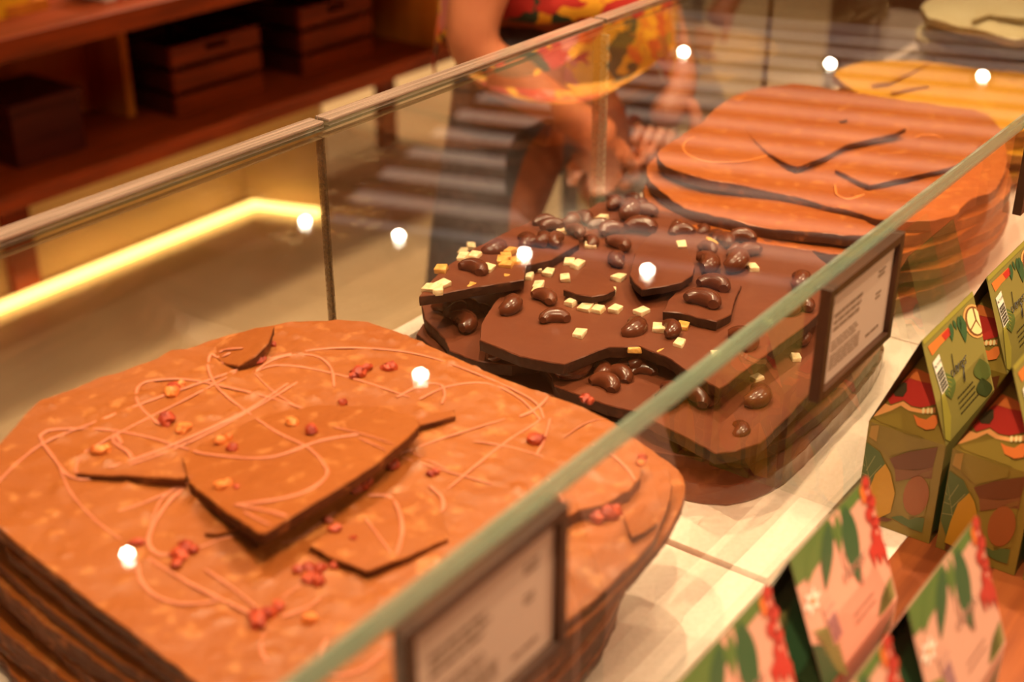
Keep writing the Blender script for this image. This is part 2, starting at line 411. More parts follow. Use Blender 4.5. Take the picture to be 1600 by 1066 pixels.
# ceiling spotlights each a housing with a glowing lens and a spot light in it
def make_lamp(nm):
    r = empty(nm, (0, 0, 0))
    b = bmesh.new(); lathe(b, [(.020, .0), (.045, -.004), (.050, .01), (.050, .085), (.012, .10), (.012, .12)], 24); obj('housing', b, MT['metal'], r, smooth=True)
    b = bmesh.new(); lathe(b, [(.014 * math.cos(t * PI / 12), -.0035 - .0125 * math.sin(t * PI / 12)) for t in (5.9, 5, 4, 3, 2, 1, 0)], 20); obj('lens', b, MT['lamp'], r, smooth=True)
    return r
lamp_src = None
SPOTS = [  # x, y, watts, label
    (3.11, 3.21, 34, 'round ceiling spotlight mirrored just left of the nearest rear pane joint'),
    (3.21, 2.86, 34, 'round ceiling spotlight mirrored in the lid between pane joint and dark chocolate'),
    (3.34, 2.42, 40, 'round ceiling spotlight mirrored on the left dark shard'),
    (3.47, 2.02, 44, 'round ceiling spotlight mirrored on the rounded dark shard'),
    (2.49, 2.16, 44, 'round ceiling spotlight mirrored beside the rear edge of the near milk slab'),
    (1.46, 2.15, 9, 'round ceiling spotlight mirrored lowest on the near milk slab'),
    (5.85, 3.26, 30, 'round ceiling spotlight mirrored as the glow above the grey table'),
    (6.09, 2.58, 30, 'round ceiling spotlight mirrored as the glow left of the caramel slab'),
    (6.32, 1.91, 30, 'round ceiling spotlight mirrored as the glow on the caramel slab'),
    (.55, .92, 34, 'added unseen ceiling spotlight over the rear of the near milk stack'),  # from here on unseen spots, added to light the case and counter
    (1.35, .88, 34, 'added unseen ceiling spotlight over the rear of the dark stack'),
    (2.15, .85, 34, 'added unseen ceiling spotlight over the caramel slab'),
    (.15, .05, 34, 'added unseen ceiling spotlight over the pink cartons'),
    (1.25, -.15, 34, 'added unseen ceiling spotlight over the green cartons'),
    (1.1, -1.35, 46, 'added unseen ceiling spotlight above the customer aisle, nearer the pink cartons'),  # added out of view to brighten the rear shelving and card fronts
    (2.5, -1.2, 46, 'added unseen ceiling spotlight above the customer aisle, farther down the counter'),
]
def spot(x, y, w, aim=None, blend=.6, size=1.9):
    l = bpy.data.lights.new('spot_light', 'SPOT'); l.energy = w; l.color = (1, .775, .46); l.spot_size = size; l.spot_blend = blend; l.shadow_soft_size = .006
    o = bpy.data.objects.new('spot_light', l); COL.objects.link(o); o.location = (x, y, CEZ - .0225)
    return o
LW = 1.0
for i, (x, y, w, lab) in enumerate(SPOTS):
    if lamp_src is None: r = lamp_src = make_lamp('ceiling_spotlight')
    else: r = copy_tree(lamp_src)
    r.location = (x, y, CEZ); tag(r, lab, 'light', 'ceiling spotlights'); spot(x, y, w * LW, size=1.45 if y in (.92, .88, .85) else 2.35 if y < -1 else 1.9)

# ================================================================== COUNTER
ct = tag(empty('display_counter', (.9, .45, FLZ)), 'long counter with cream stone top under the glass chocolate case', 'counter')
JX = [-.52, -.09, .322, .742, 1.163, 1.585, 2.0, 2.45]
for i in range(len(JX) - 1):
    dz = -.004 if JX[i + 1] < .75 else 0
    b = box((JX[i] + .0012, .3195, -.022), (JX[i + 1] - .0012, .80, dz), .0008); shift(b, -ct.location); obj('stone_tile', b, MT['stone'], ct)
b = box((-.52, .262, -.06), (2.45, .3195, -.0105), .001); shift(b, -ct.location); tag(obj('front_ledge', b, MT['stone'], ct), 'narrow cream stone ledge')
b = box((-.52, -.12, -.06), (2.45, .262, -.0105), .001); shift(b, -ct.location); tag(obj('wooden_shelf', b, MT['wood'], ct), 'red-brown wooden shelf board')
b = box((-.52, -.08, FLZ), (2.45, .79, -.06)); shift(b, -ct.location); tag(obj('cabinet_base', b, MT['wood_shelf'], ct), 'wooden base below the stone')

# ================================================================== GLASS CASE
LZ = .234; LT = .0135
gc = tag(empty('glass_display_case', (.9, .55, 0)), 'clear glass case with flat lid and green edges enclosing the chocolate stacks', 'display case')
def pane(name, lo, hi, lab=None, edge_axis=(0, 2), mats=None):
    bm = bmesh.new(); add_box(bm, lo, hi)
    thin = min(range(3), key=lambda k: hi[k] - lo[k])
    for f in bm.faces:
        f.normal_update(); n = [abs(c) for c in f.normal]
        f.material_index = 0 if n[thin] > .5 else 1
    shift(bm, -gc.location); o = obj(name, bm, mats or [MT['glass'], MT['glass_edge']], gc)
    if lab: tag(o, lab)
    return o
pane('front_pane', (-.08, .3075, -.0105), (2.46, .3195, LZ), 'upright front pane with green edge')
lid = pane('lid', (-.08, .3055, LZ + .0003), (2.46, .783, LZ + LT), 'flat glass lid', mats=[MT['glass_top'], MT['glass_edge'], MT['glass_under']])
for f in lid.data.polygons:
    if abs(f.normal.z) > .5 and f.center.z < LZ + LT * .5: f.material_index = 2
RX = [-.08, .349, .775, 1.201, 1.614, 2.02, 2.46]
for i in range(len(RX) - 1):
    pane('rear_pane', (RX[i] + .0008, .770, .0003), (RX[i + 1] - .0008, .779, LZ), mats=[MT['glass'], MT['rear_edge']])
for x, m in ((.775, 'seal_dark'), (1.614, 'seal_dark')):
    b = box((x - .0006, .7712, .0004), (x + .0006, .7735, LZ)); shift(b, -gc.location); obj('joint_seal', b, MT[m], gc)
b = box((1.1985, .7605, .0004), (1.2035, .7695, LZ), .0004); shift(b, -gc.location); tag(obj('corner_post', b, MT['glass_edge'], gc), 'upright green glass strip')
for i in range(len(RX) - 1):
    b = box((RX[i] + .003, .7655, LZ + LT), (RX[i + 1] - .003, .782, LZ + LT + .003), .0009); shift(b, -gc.location); tag(obj('seal_strip', b, MT['seal'], gc), 'cloudy sealing strip along the rear lid edge')

# ================================================================== NEAR MILK CHOCOLATE STACK
def H1(x, y): return .112 + .075 * (y - .34)
N1 = 11
rnd = random.Random(11)
base1 = [(.352, .362), (.50, .352), (.62, .36), (.668, .40), (.684, .50), (.686, .64), (.66, .715), (.55, .738), (.42, .742), (.362, .725), (.345, .63), (.342, .50)]
for k in range(N1 - 3):
    f = (k + 1) / N1
    dx, dy, a = rnd.uniform(-.007, .007), rnd.uniform(-.006, .006), rnd.uniform(-.035, .035)
    cxy = Vector((.515, .545)); s = rnd.uniform(.955, 1.01)
    P = []
    for x, y in base1:
        v = Vector((x, y)) - cxy; v = Vector((v.x * math.cos(a) - v.y * math.sin(a), v.x * math.sin(a) + v.y * math.cos(a))) * s
        P.append((v.x + cxy.x + dx + rnd.uniform(-.005, .005), min(max(v.y + cxy.y + dy + rnd.uniform(-.004, .004), .3285), .764)))
    g = lambda x, y, f=f, k=k: max(H1(x, y) * f, .0085) + .0012 * noise.noise(Vector((x * 9, y * 9, k)))
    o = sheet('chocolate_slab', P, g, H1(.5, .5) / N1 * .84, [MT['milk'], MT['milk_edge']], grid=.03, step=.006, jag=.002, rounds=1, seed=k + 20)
    tag(o, 'milk chocolate slab in the nearest stack, %s from the top' % ORD[N1 - 1 - k], 'chocolate', 'slabs of the near milk chocolate stack')
def crisp(x, y):                                         # little puffs of crisp under the surface
    k = noise.noise(Vector((x * 105, y * 105, 8.3))); m = noise.noise(Vector((x * 12, y * 12, 3.1)))
    return max(0, k - .30 + .16 * m) * .0048
# second slab from the top, drooping past the top one at the right end
H1b = lambda x, y: H1(x, y) - .0105 - .02 * max(0, x - .63)
H1c = lambda x, y: H1b(x, y) - .0100 - .012 * max(0, x - .64)
P = pxpoly([(985, 690), (1040, 716), (1066, 740), (1074, 757), (1066, 790), (1050, 822), (1030, 850), (1005, 880), (940, 950), (868, 1010), (800, 1075)], H1c) + [(.42, .334), (.352, .362), (.343, .50), (.356, .69), (.44, .735), (.58, .72)]
o = sheet('chocolate_slab', P, H1c, .0088, [MT['milk'], MT['milk_edge']], grid=.012, step=.005, jag=.0015, rounds=1, seed=42, wave=.0012)
tag(o, 'milk chocolate slab in the nearest stack, third from the top, farthest out at the right', 'chocolate', 'slabs of the near milk chocolate stack')
P = pxpoly([(960, 668), (1012, 696), (1040, 722), (1050, 752), (1047, 788), (1034, 815), (1014, 856), (940, 925), (868, 985), (790, 1060)], H1b) + [(.42, .332), (.352, .36), (.345, .50), (.36, .70), (.45, .74), (.60, .72)]
o = sheet('chocolate_slab', P, H1b, .0088, [MT['milk'], MT['milk_edge']], grid=.005, step=.005, jag=.0015, rounds=1, seed=41, wave=.0012, bulge=crisp)
tag(o, 'milk chocolate slab jutting out right below the drizzled top slab', 'chocolate', 'slabs of the near milk chocolate stack')
slab1b = o
TOP1 = [(0, 690), (62, 625), (110, 607), (160, 588), (185, 582), (245, 560), (268, 546), (292, 545), (330, 531), (400, 511), (470, 502), (525, 499), (575, 503), (625, 519), (660, 535), (720, 562), (780, 590), (840, 611),
        (910, 636), (960, 660), (985, 680), (1000, 715), (1002, 745), (985, 765), (945, 788), (905, 797), (880, 810), (868, 838), (862, 870), (810, 950), (740, 1010), (640, 1085), (520, 1180), (430, 1180), (305, 1066), (0, 829), (-45, 790), (-48, 745)]
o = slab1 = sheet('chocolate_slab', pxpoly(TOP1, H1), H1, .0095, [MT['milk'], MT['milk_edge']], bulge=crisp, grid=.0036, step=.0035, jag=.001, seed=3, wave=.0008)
tag(o, 'large milk chocolate slab with pink drizzle and red fruit bits, on top of nearest stack', 'chocolate', 'slabs of the near milk chocolate stack')
# shards lying on it
def shard(pts, lifts, base, th, mats, label, grp, seed, wave=.0004, name='chocolate_shard', rounds=0, jag=.0009):
    H = tilt(base, lifts)
    o = sheet(name, pxpoly(pts, H), H, th, mats, grid=.007, step=.003, jag=jag, seed=seed, wave=wave, rounds=rounds)
    tag(o, label, 'chocolate', grp); return o, H
MM = [MT['milk'], MT['milk_edge']]
sh1, HS1 = shard([(284, 714), (296, 754), (350, 796), (402, 832), (412, 833), (470, 798), (530, 762), (590, 722), (640, 680), (655, 664), (650, 652), (600, 636), (500, 632), (400, 650), (330, 680)],
                 [((440, 640), .0006), ((405, 832), .0205), ((640, 660), .0145)], H1, .0085, MM, 'large kite-shaped milk chocolate shard tilted up in the middle of the near slab', 'broken shards on the near milk slab', 51)
sh2, HS2 = shard([(352, 568), (372, 571), (400, 556), (420, 535), (428, 509), (400, 512), (360, 525), (335, 540), (332, 556)],
                 [((335, 550), .0008), ((372, 571), .005), ((428, 509), .017)], H1, .0075, MM, 'curved milk chocolate shard lifting at the rear edge of the near slab', 'broken shards on the near milk slab', 52)
sh3, HS3 = shard([(483, 852), (520, 872), (572, 892), (640, 868), (700, 840), (690, 800), (668, 765), (610, 770), (530, 815)],
                 [((660, 765), .0005), ((572, 892), .0062), ((483, 852), .0045)], H1, .006, MM, 'flat milk chocolate shard beside the front glass, below the tilted kite shard', 'broken shards on the near milk slab', 53)
shard([(118, 739), (150, 734), (220, 733), (292, 738), (290, 748), (220, 744), (150, 742)], [((118, 739), .0035), ((292, 738), .0085), ((220, 748), .0065)], H1, .007, [MT['milk'], MT['milk_edge']], 'thin milk chocolate sliver standing proud left of the kite shard', 'broken shards on the near milk slab', 54)
shard([(650, 655), (680, 646), (710, 640), (712, 650), (685, 657), (655, 664)], [((650, 655), .0055), ((712, 645), .003), ((680, 660), .005)], H1, .005, [MT['milk'], MT['milk_edge']], 'thin milk chocolate sliver at the right tip of the kite shard', 'broken shards on the near milk slab', 55)
shard([(320, 832), (345, 815), (362, 812), (380, 824), (340, 834)], [((320, 832), .004), ((362, 812), .004), ((350, 834), .004)], H1, .004, [MT['milk'], MT['milk_edge']], 'tiny pale milk chocolate splinter below the left edge of the kite shard', 'broken shards on the near milk slab', 56)
shard([(974, 805), (1006, 784), (1020, 798), (1028, 815), (1008, 830), (988, 839), (981, 826)], [((1006, 784), .001), ((988, 839), .0055), ((1028, 815), .004)], H1b, .0045, MM, 'small four-sided milk chocolate piece at the right end, below the top slab', 'broken shards on the near milk slab', 57)
# pink drizzle
SHP = {}
for s_, H, pl in ((sh1, HS1, [(284, 714), (296, 754), (405, 834), (530, 762), (655, 664), (600, 636), (400, 650)]), (sh2, HS2, [(352, 568), (372, 571), (428, 509), (335, 540)]), (sh3, HS3, [(483, 852), (572, 892), (700, 840), (668, 765), (530, 815)])):
    SHP[s_.name] = [Vector(a) for a in pxpoly(pl, H)]
def top1(p):
    best = (on_surf(p, H1), slab1)
    for s_, H in ((sh1, HS1), (sh2, HS2), (sh3, HS3)):
        q = on_surf(p, H)
        if q.z > best[0].z - .002 and inside(Vector((q.x, q.y)), SHP[s_.name]): best = (q, s_)
    return best
DRZ = [([(-10, 762), (30, 722), (75, 690), (150, 660), (240, 625), (340, 590), (420, 562), (520, 545), (640, 552), (740, 583), (830, 625), (850, 655)], 1.0),
       ([(125, 742), (118, 735), (128, 712), (150, 698), (185, 678), (240, 650), (300, 620), (370, 582)], .9),
       ([(150, 748), (125, 750), (105, 743), (88, 722), (65, 690), (68, 678), (90, 672), (160, 672), (230, 684), (290, 702), (330, 712), (420, 716), (500, 690), (560, 680)], 1.2),
       ([(90, 722), (110, 770), (150, 815), (190, 845)], .7),
       ([(190, 695), (180, 680), (178, 692), (200, 708), (208, 722)], 1.5), ([(170, 732), (230, 712), (280, 692), (340, 665), (390, 640), (450, 600)], 1.3),
       ([(200, 728), (240, 715), (300, 690), (360, 660), (420, 626), (465, 598)], .9),
       ([(250, 665), (222, 640), (213, 620), (220, 602), (245, 595), (290, 594), (350, 605), (420, 622), (490, 645)], 1.2),
       ([(360, 552), (342, 560), (330, 555), (325, 570), (330, 590), (345, 612), (380, 640), (430, 675), (480, 700), (505, 725), (510, 745), (480, 768), (430, 782), (365, 790)], 1.2),
       ([(350, 570), (342, 556), (350, 548), (380, 545)], 1.2), ([(400, 580), (430, 562), (470, 555), (500, 560), (518, 578), (522, 605)], 1.1),
       ([(398, 582), (430, 572), (480, 576), (560, 595), (640, 622)], 1.0), ([(395, 582), (430, 615), (480, 645)], .7), ([(620, 622), (660, 602), (688, 602), (695, 618), (690, 632)], 1.2),
       ([(655, 625), (700, 605), (760, 600), (810, 622), (838, 650), (840, 660), (800, 685), (760, 715), (700, 765)], 1.0), ([(865, 610), (840, 638), (812, 652)], 1.4),
       ([(560, 685), (640, 720), (700, 738), (770, 758)], .8), ([(520, 668), (600, 690), (700, 735)], .6), ([(600, 720), (680, 690), (790, 655)], .7), ([(670, 760), (690, 778), (692, 798), (682, 800)], 1.3),
       ([(575, 775), (610, 778), (625, 805), (628, 835), (620, 868)], 1.3), ([(570, 810), (600, 850), (610, 865)], .7), ([(295, 755), (260, 790), (238, 825), (232, 850), (245, 866), (265, 868)], 1.5),
       ([(300, 745), (250, 785), (230, 850)], .8), ([(185, 800), (230, 785), (290, 758)], .9), ([(215, 880), (222, 912), (250, 936), (290, 945), (340, 940)], 1.2), ([(225, 870), (300, 915), (360, 945), (400, 965)], 1.2),
       ([(320, 890), (370, 925), (400, 950)], .8), ([(440, 965), (480, 950), (500, 935)], 1.2), ([(412, 990), (408, 1015), (418, 1036)], 1.3), ([(300, 862), (340, 845), (370, 838)], .7), ([(470, 915), (440, 935)], 1.2),
       ([(370, 790), (420, 800), (460, 808), (500, 790)], 1.4), ([(380, 800), (430, 822), (470, 800)], 1.0), ([(525, 800), (470, 840), (440, 850)], .6), ([(880, 685), (920, 660), (960, 655)], .6),
       ([(925, 695), (960, 715), (985, 740), (998, 765)], 1.3), ([(855, 748), (875, 775), (885, 800)], 1.3), ([(510, 1000), (500, 1030), (515, 1055), (560, 1050), (600, 1020)], 1.3), ([(740, 690), (800, 700), (850, 715)], .7),
       ([(860, 655), (850, 690), (838, 712)], 1.0)]
bms = {}
for pts, w in DRZ:
    sm = spline([Vector((a, b, 0)) for a, b in pts], 7)
    run = []; cur = None
    def flush():
        if cur is None or len(run) < 2: return
        bm = bms.setdefault(cur.name, (cur, bmesh.new()))[1]
        n = len(run); rad = [.00125 * w * (.75 + .35 * noise.noise(Vector((i * .35, run[0].x * 99, 0)))) * (.5 if i in (0, n - 1) else 1) for i in range(n)]
        add_tube(bm, [q + Vector((0, 0, .0006)) for q in run], rad, 6, .55)
    for p in sm:
        q, s_ = top1((p.x, p.y))
        if s_ is not cur: flush(); run = []; cur = s_
        if inside(Vector((q.x, q.y)), [Vector(a) for a in pxpoly(TOP1, H1)]): run.append(q)
    flush()
for nm, (par, bm) in bms.items(): tag(child_at('pink_drizzle', bm, MT['pink'], par), 'thin pink icing lines')
# dried fruit bits
BER = [(272, 608, 9, 0), (268, 615, 8, 1), (283, 604, 7, 1), (261, 658, 10, 0), (288, 672, 8, 1), (155, 707, 8, 1), (165, 704, 7, 1), (345, 692, 8, 1), (358, 686, 6, 1), (363, 702, 7, 0), (456, 663, 8, 1), (487, 676, 10, 0), (536, 631, 6, 0), (560, 585, 9, 0), (572, 578, 7, 0), (552, 590, 6, 0),
       (612, 576, 8, 0), (606, 578, 6, 0), (398, 566, 9, 0), (408, 562, 7, 0), (835, 690, 9, 0), (845, 688, 6, 0), (613, 728, 9, 0), (602, 730, 6, 0), (566, 762, 9, 0), (556, 767, 8, 0), (574, 757, 7, 0), (512, 815, 6, 0), (524, 829, 7, 0), (680, 740, 6, 0), (672, 742, 5, 0), (345, 762, 8, 1), (355, 758, 7, 1), (370, 762, 4, 0),
       (290, 858, 10, 0), (282, 868, 9, 0), (302, 862, 8, 0), (276, 884, 8, 0), (215, 850, 7, 0), (500, 892, 9, 0), (482, 890, 8, 0), (466, 893, 8, 0), (522, 886, 7, 0), (498, 912, 10, 0), (484, 908, 8, 0), (418, 960, 9, 0), (403, 972, 12, 0), (395, 965, 7, 0), (435, 950, 8, 0), (482, 972, 9, 1), (915, 625, 7, 0), (922, 628, 5, 0), (552, 842, 4, 0), (1004, 720, 8, 0), (425, 540, 5, 0), (1001, 726, 6, 1), (565, 745, 5, 0)]
for x, y, s, c in BER:
    q, par = top1((x, y))
    r = s * (q - EYE).dot(FW) / FPX * 1.38
    child_at('dried_fruit_bit', lump(q, r, rnd), MT['berry_orange' if c else 'berry'], par)
for x, y, s in ((945, 806, 10), (932, 812, 8), (958, 800, 7), (925, 800, 6)):
    q = on_surf((x, y), H1b); child_at('dried_fruit_bit', lump(q, s * .0008, rnd), MT['berry'], slab1b)

# ================================================================== DARK CHOCOLATE STACK WITH CASHEWS
DD = [MT['dark'], MT['dark_edge']]
G2 = 'pieces of the dark cashew chocolate stack'
def flat(h): return lambda x, y: h
def dark(pts, H, th, label, seed, grid=.009, rounds=0, wave=.0006, mats=DD, jag=.0012, world=False, name='chocolate_slab'):
    o = sheet(name, pts if world else pxpoly(pts, H), H, th, mats, grid=grid, step=.0035, jag=jag, seed=seed, rounds=rounds, wave=wave)
    tag(o, label, 'chocolate', G2); return o
d0 = dark([(.79, .40), (.834, .366), (.90, .362), (1.08, .37), (1.13, .40), (1.15, .52), (1.13, .70), (1.0, .748), (.84, .745), (.80, .70), (.78, .55)], flat(.020), .0185, 'glossy red-brown dark slab at the very bottom of the cashew stack', 60, world=True, mats=[MT['glossy_dark'], MT['glossy_dark']], rounds=2, jag=.001)
d1 = dark([(.80, .42), (.845, .375), (.98, .366), (1.10, .378), (1.13, .46), (1.12, .70), (.98, .745), (.82, .74), (.79, .65), (.785, .52)], flat(.034), .0115, 'dark chocolate slab directly above the glossy bottom slab', 61, world=True, rounds=1)
d2 = dark([(.83, .42), (.88, .378), (1.0, .372), (1.12, .392), (1.11, .50), (1.10, .70), (.97, .738), (.83, .735), (.80, .66), (.80, .55)], flat(.046), .0105, 'dark chocolate slab in the middle of the cashew stack', 62, world=True, rounds=1)
HL = flat(.058)
d3 = dark([(862, 590), (866, 604), (905, 617), (946, 632), (996, 644), (1060, 678), (1119, 709), (1150, 704), (1189, 692), (1230, 652), (1268, 612), (1290, 560), (1320, 500), (1150, 430), (980, 470), (900, 480), (820, 540)], HL, .0105, 'dark slab with whole cashews jutting out front right under the front glass', 63)
d4 = dark([(658, 470), (664, 500), (678, 512), (695, 530), (702, 547), (746, 563), (800, 570), (870, 560), (880, 500), (850, 450), (750, 415), (690, 430)], flat(.060), .0115, 'dark slab crowded with cashews sticking out at the left of the stack', 64)
HM = lambda x, y: .083 + .02 * max(0, y - .6)
MAIN = [(749, 531), (752, 505), (768, 478), (788, 455), (830, 415), (850, 385), (880, 350), (935, 316), (970, 312), (1000, 322), (1080, 338), (1250, 376), (1300, 420), (1300, 470), (1262, 506), (1195, 555), (1124, 608), (1098, 592), (1072, 577), (1040, 556), (998, 541), (952, 542), (917, 555), (881, 569), (850, 564), (812, 556)]
dm = dark(MAIN, HM, .0105, 'broad dark slab with cashews and amber cubes forming the top of the stack', 65, grid=.008)
DS = 'broken shards on the dark cashew slab'
def dshard(pts, lifts, th, label, seed, **k): return shard(pts, lifts, HM, th, DD, label, DS, seed, **k)
s_l, H_l = dshard([(655, 463), (672, 440), (692, 420), (740, 388), (800, 358), (850, 338), (900, 345), (905, 380), (862, 405), (822, 415), (819, 437), (780, 443), (735, 450), (690, 459)],
                  [((880, 345), .0015), ((655, 463), .017), ((819, 437), .0125)], .0095, 'curved dark shard with amber cubes overhanging the left end of the stack', 71)
s_s, H_s = dshard([(880, 452), (892, 440), (912, 417), (935, 422), (950, 436), (962, 452), (945, 460), (925, 463), (900, 459)],
                  [((912, 417), .003), ((880, 452), .0075), ((962, 455), .0085)], .007, 'small triangular dark shard in the middle of the stack top', 72)
s_m, H_m = dshard([(984, 430), (992, 443), (1003, 452), (1040, 446), (1065, 440), (1083, 428), (1086, 415), (1076, 392), (1066, 378), (1048, 371), (1020, 364), (1006, 374), (992, 395)],
                  [((1030, 364), .004), ((1003, 452), .0145), ((1083, 428), .013)], .0075, 'rounded dark shard without nuts leaning in the middle right of the stack', 73)
s_r, H_r = dshard([(1036, 486), (1046, 466), (1062, 452), (1095, 437), (1130, 440), (1158, 446), (1148, 470), (1143, 490), (1120, 502), (1095, 497), (1062, 488)],
                  [((1100, 437), .0025), ((1036, 486), .0085), ((1120, 502), .0085)], .009, 'dark shard with two whole cashews beside the front glass edge', 74)
PIECES = [(s_l, H_l, [(655, 463), (692, 420), (800, 358), (900, 345), (905, 380), (822, 415), (819, 437), (735, 450)]), (s_s, H_s, [(880, 452), (912, 417), (962, 452), (925, 463)]),
          (s_m, H_m, [(984, 430), (1003, 452), (1083, 428), (1066, 378), (1006, 374)]), (s_r, H_r, [(1036, 486), (1062, 452), (1158, 446), (1143, 490), (1095, 497)]), (dm, HM, MAIN),
          (d3, HL, [(862, 590), (866, 604), (996, 644), (1119, 709), (1189, 692), (1268, 612), (1320, 500), (900, 480)]), (d4, flat(.060), [(658, 470), (664, 500), (702, 547), (746, 563), (870, 560), (750, 415)])]
PW = [(o, H, [Vector(a) for a in pxpoly(pl, H)]) for o, H, pl in PIECES]
def top2(p, only=None):
    for o, H, W in PW:
        if only and o is not only: continue
        q = on_surf(p, H)
        if only or inside(Vector((q.x, q.y)), W): return q, o
    return on_z(p, .034), d1
c4 = lambda x, y: (620 + x * .35, 280 + y * .35)
c5 = lambda x, y: (860 + x * .35, 440 + y * .35)
NUT = [(500, 578, .4, 1.25, .004), (655, 550, 1.2, 1.05, .001), (703, 635, 2.2, 1.1, .003), (1050, 668, .2, 1.3, .0065), (1215, 690, .6, 1.0, .001), (380, 590, 1.4, .8, .004), (690, 232, 2.6, 1.0, 0), (645, 290, .3, 1.0, 0), (715, 297, 3.3, 1.0, 0), (792, 255, 1.0, 1.0, 0), (772, 203, .2, 1.1, .001),
       (660, 205, 2.0, 1.0, .003), (832, 190, .9, 1.0, .002), (1025, 168, .6, 1.5, .0), (955, 250, 2.9, 1.1, .0), (1085, 243, 1.9, 1.35, 0), (985, 312, 1.5, 1.15, .001), (990, 378, 3.6, 1.05, .002), (960, 122, .4, 1.1, .002), (1050, 105, 1.1, 1.0, .002), (1105, 165, 2.0, 1.1, .001),
       (1375, 400, .6, 1.35, .001), (1500, 395, .1, 1.5, .001), (1460, 295, .9, 1.0, 0), (1540, 285, 2.2, 1.1, 0), (1385, 330, 1.7, .85, 0), (1500, 340, .3, .9, 0), (1570, 345, 2.9, 1.1, .001), (1270, 240, 2.4, 1.1, .005), (1420, 262, .4, 1.0, .005), (1360, 225, .2, .9, .006), (1240, 205, .2, .8, .006),
       (1412, 488, 1.6, 1.25, .003), (1362, 560, 1.9, 1.35, .003), (785, 868, .1, 1.5, .001), (905, 862, .8, 1.05, .004), (990, 885, 1.4, 1.05, .004), (925, 925, 1.2, 1.15, .004), (1062, 832, .5, 1.2, .001), (1100, 865, 2.2, 1.0, .004), (1030, 850, 2.4, .9, .003),
       (225, 555, .8, .95, .001), (205, 605, 1.6, 1.0, 0), (262, 610, .2, 1.1, 0), (290, 665, 1.3, 1.35, .001), (312, 588, 2.2, .9, 0), (250, 560, 2.9, .9, 0), (430, 790, .3, 1.1, .001), (340, 412, 1.8, 1.2, .004), (430, 310, .2, 1.3, .0075), (570, 282, .4, 1.2, .0065),
       (620, 300, 2.0, .9, .002), (860, 290, .7, .9, .003), (905, 215, 1.9, 1.0, .004), (1080, 130, .2, .9, .001)]
for x, y, a, s, sk in NUT:
    q, par = top2(c4(x, y)); child_at('cashew', cashew(q, a + rnd.uniform(-.3, .3), s * 1.16, sk, rnd=rnd), MT['dark_nut'], par)
NUT5 = [(512, 540, .3, 1.35, 0), (628, 470, .5, 1.3, 0), (635, 548, 1.5, 1.25, 0), (705, 542, .6, .95, 0), (912, 530, .2, 1.3, .003), (1105, 22, .4, 1.2, .001), (1062, 130, .3, 1.1, .004), (1115, 118, 1.4, 1.05, .002), (850, 275, .9, 1.4, .005), (1100, 268, 1.0, 1.1, .001), (1350, 120, .6, 1.2, .001), (840, 660, .5, .9, .006), (760, 480, .2, .8, .003), (1300, 60, .9, 1.1, .001)]
for x, y, a, s, sk in NUT5:
    q, par = top2(c5(x, y)); child_at('cashew', cashew(q, a, s * 1.16, sk, rnd=rnd), MT['dark_nut'], par)
CUB = [(330, 303), (298, 330), (298, 357), (350, 347), (200, 410), (405, 405), (508, 328), (490, 350), (472, 368), (492, 388), (532, 372), (150, 493), (205, 478), (185, 503), (585, 440), (630, 405), (676, 425), (768, 375), (806, 388), (752, 447), (632, 484), (626, 510), (780, 557), (865, 545), (843, 580), (898, 588), (978, 588), (1095, 598),
       (815, 697), (1170, 672), (1275, 663), (1260, 738), (990, 448), (955, 508), (915, 185), (740, 235), (862, 300), (1272, 300), (1405, 287), (1520, 235), (1590, 402), (1262, 460), (880, 513), (1055, 753), (1165, 768), (320, 484), (498, 450)]
EDGE = {(1262, 460), (880, 513), (1055, 753), (1165, 768), (320, 484), (498, 450)}
for x, y in CUB:
    q, par = top2(c4(x, y - (16 if (x, y) in EDGE else 0)))
    amb = (x, y) in EDGE or 440 < x < 540 and y < 400 or rnd.random() < .12
    if (x, y) in EDGE: q = q + Vector((0, 0, -.0045))
    child_at('amber_cube', cubelet(q, rnd.uniform(-.5, .5) + .35, rnd.uniform(.0058, .0074), rnd.uniform(.0044, .0056), rnd.uniform(.0042, .0056), rnd.uniform(-.15, .15), rnd), MT['cube_dark' if amb else 'cube'], par)
for x, y in ((970, 187), (1095, 345), (920, 438), (740, 735 - 400)):
    q, par = top2(c5(x, y)); child_at('amber_cube', cubelet(q, rnd.uniform(-.4, .8), .0052, .004, .0042, 0, rnd), MT['cube'], par)
q = on_z((672, 511), .035); child_at('amber_cube', cubelet(q, .3, .0056, .004, .0045, 0, rnd), MT['cube'], d1)

# ================================================================== FAR STACKS
def stack(base, n, z0, z1, mats, seed, gname, lab, amp=.012, rounds=2, wave=.002, th=.85, sag=0):
    r_ = random.Random(seed); c = sum((Vector(p) for p in base), Vector((0, 0))) / len(base)
    for k in range(n):
        zt = z0 + (z1 - z0) * (k + 1) / n; a = r_.uniform(-.05, .05); s = r_.uniform(.93, 1.01); dx, dy = r_.uniform(-amp, amp), r_.uniform(-amp, amp)
        P = []
        for p in base:
            v = Vector(p) - c; v = Vector((v.x * math.cos(a) - v.y * math.sin(a), v.x * math.sin(a) + v.y * math.cos(a))) * s
            P.append((v.x + c.x + dx + r_.uniform(-.008, .008), min(max(v.y + c.y + dy + r_.uniform(-.006, .006), .329), .763)))
        g = lambda x, y, k=k, zt=zt: max(zt + .0035 * noise.noise(Vector((x * 9, y * 9, k * 3 + seed))) * (1 if k else .3), (z1 - z0) / n * .8 + .001)
        o = sheet('chocolate_slab', P, g, (z1 - z0) / n * th, mats, grid=.03, step=.007, jag=.002, rounds=rounds, seed=seed + k, wave=wave)
        tag(o, lab % ORD[n + 1 - 1 - k], 'chocolate', gname)
MR = [MT['milk_red'], MT['milk_edge']]  # darker broken edge also carries the shade of recessed layer sides
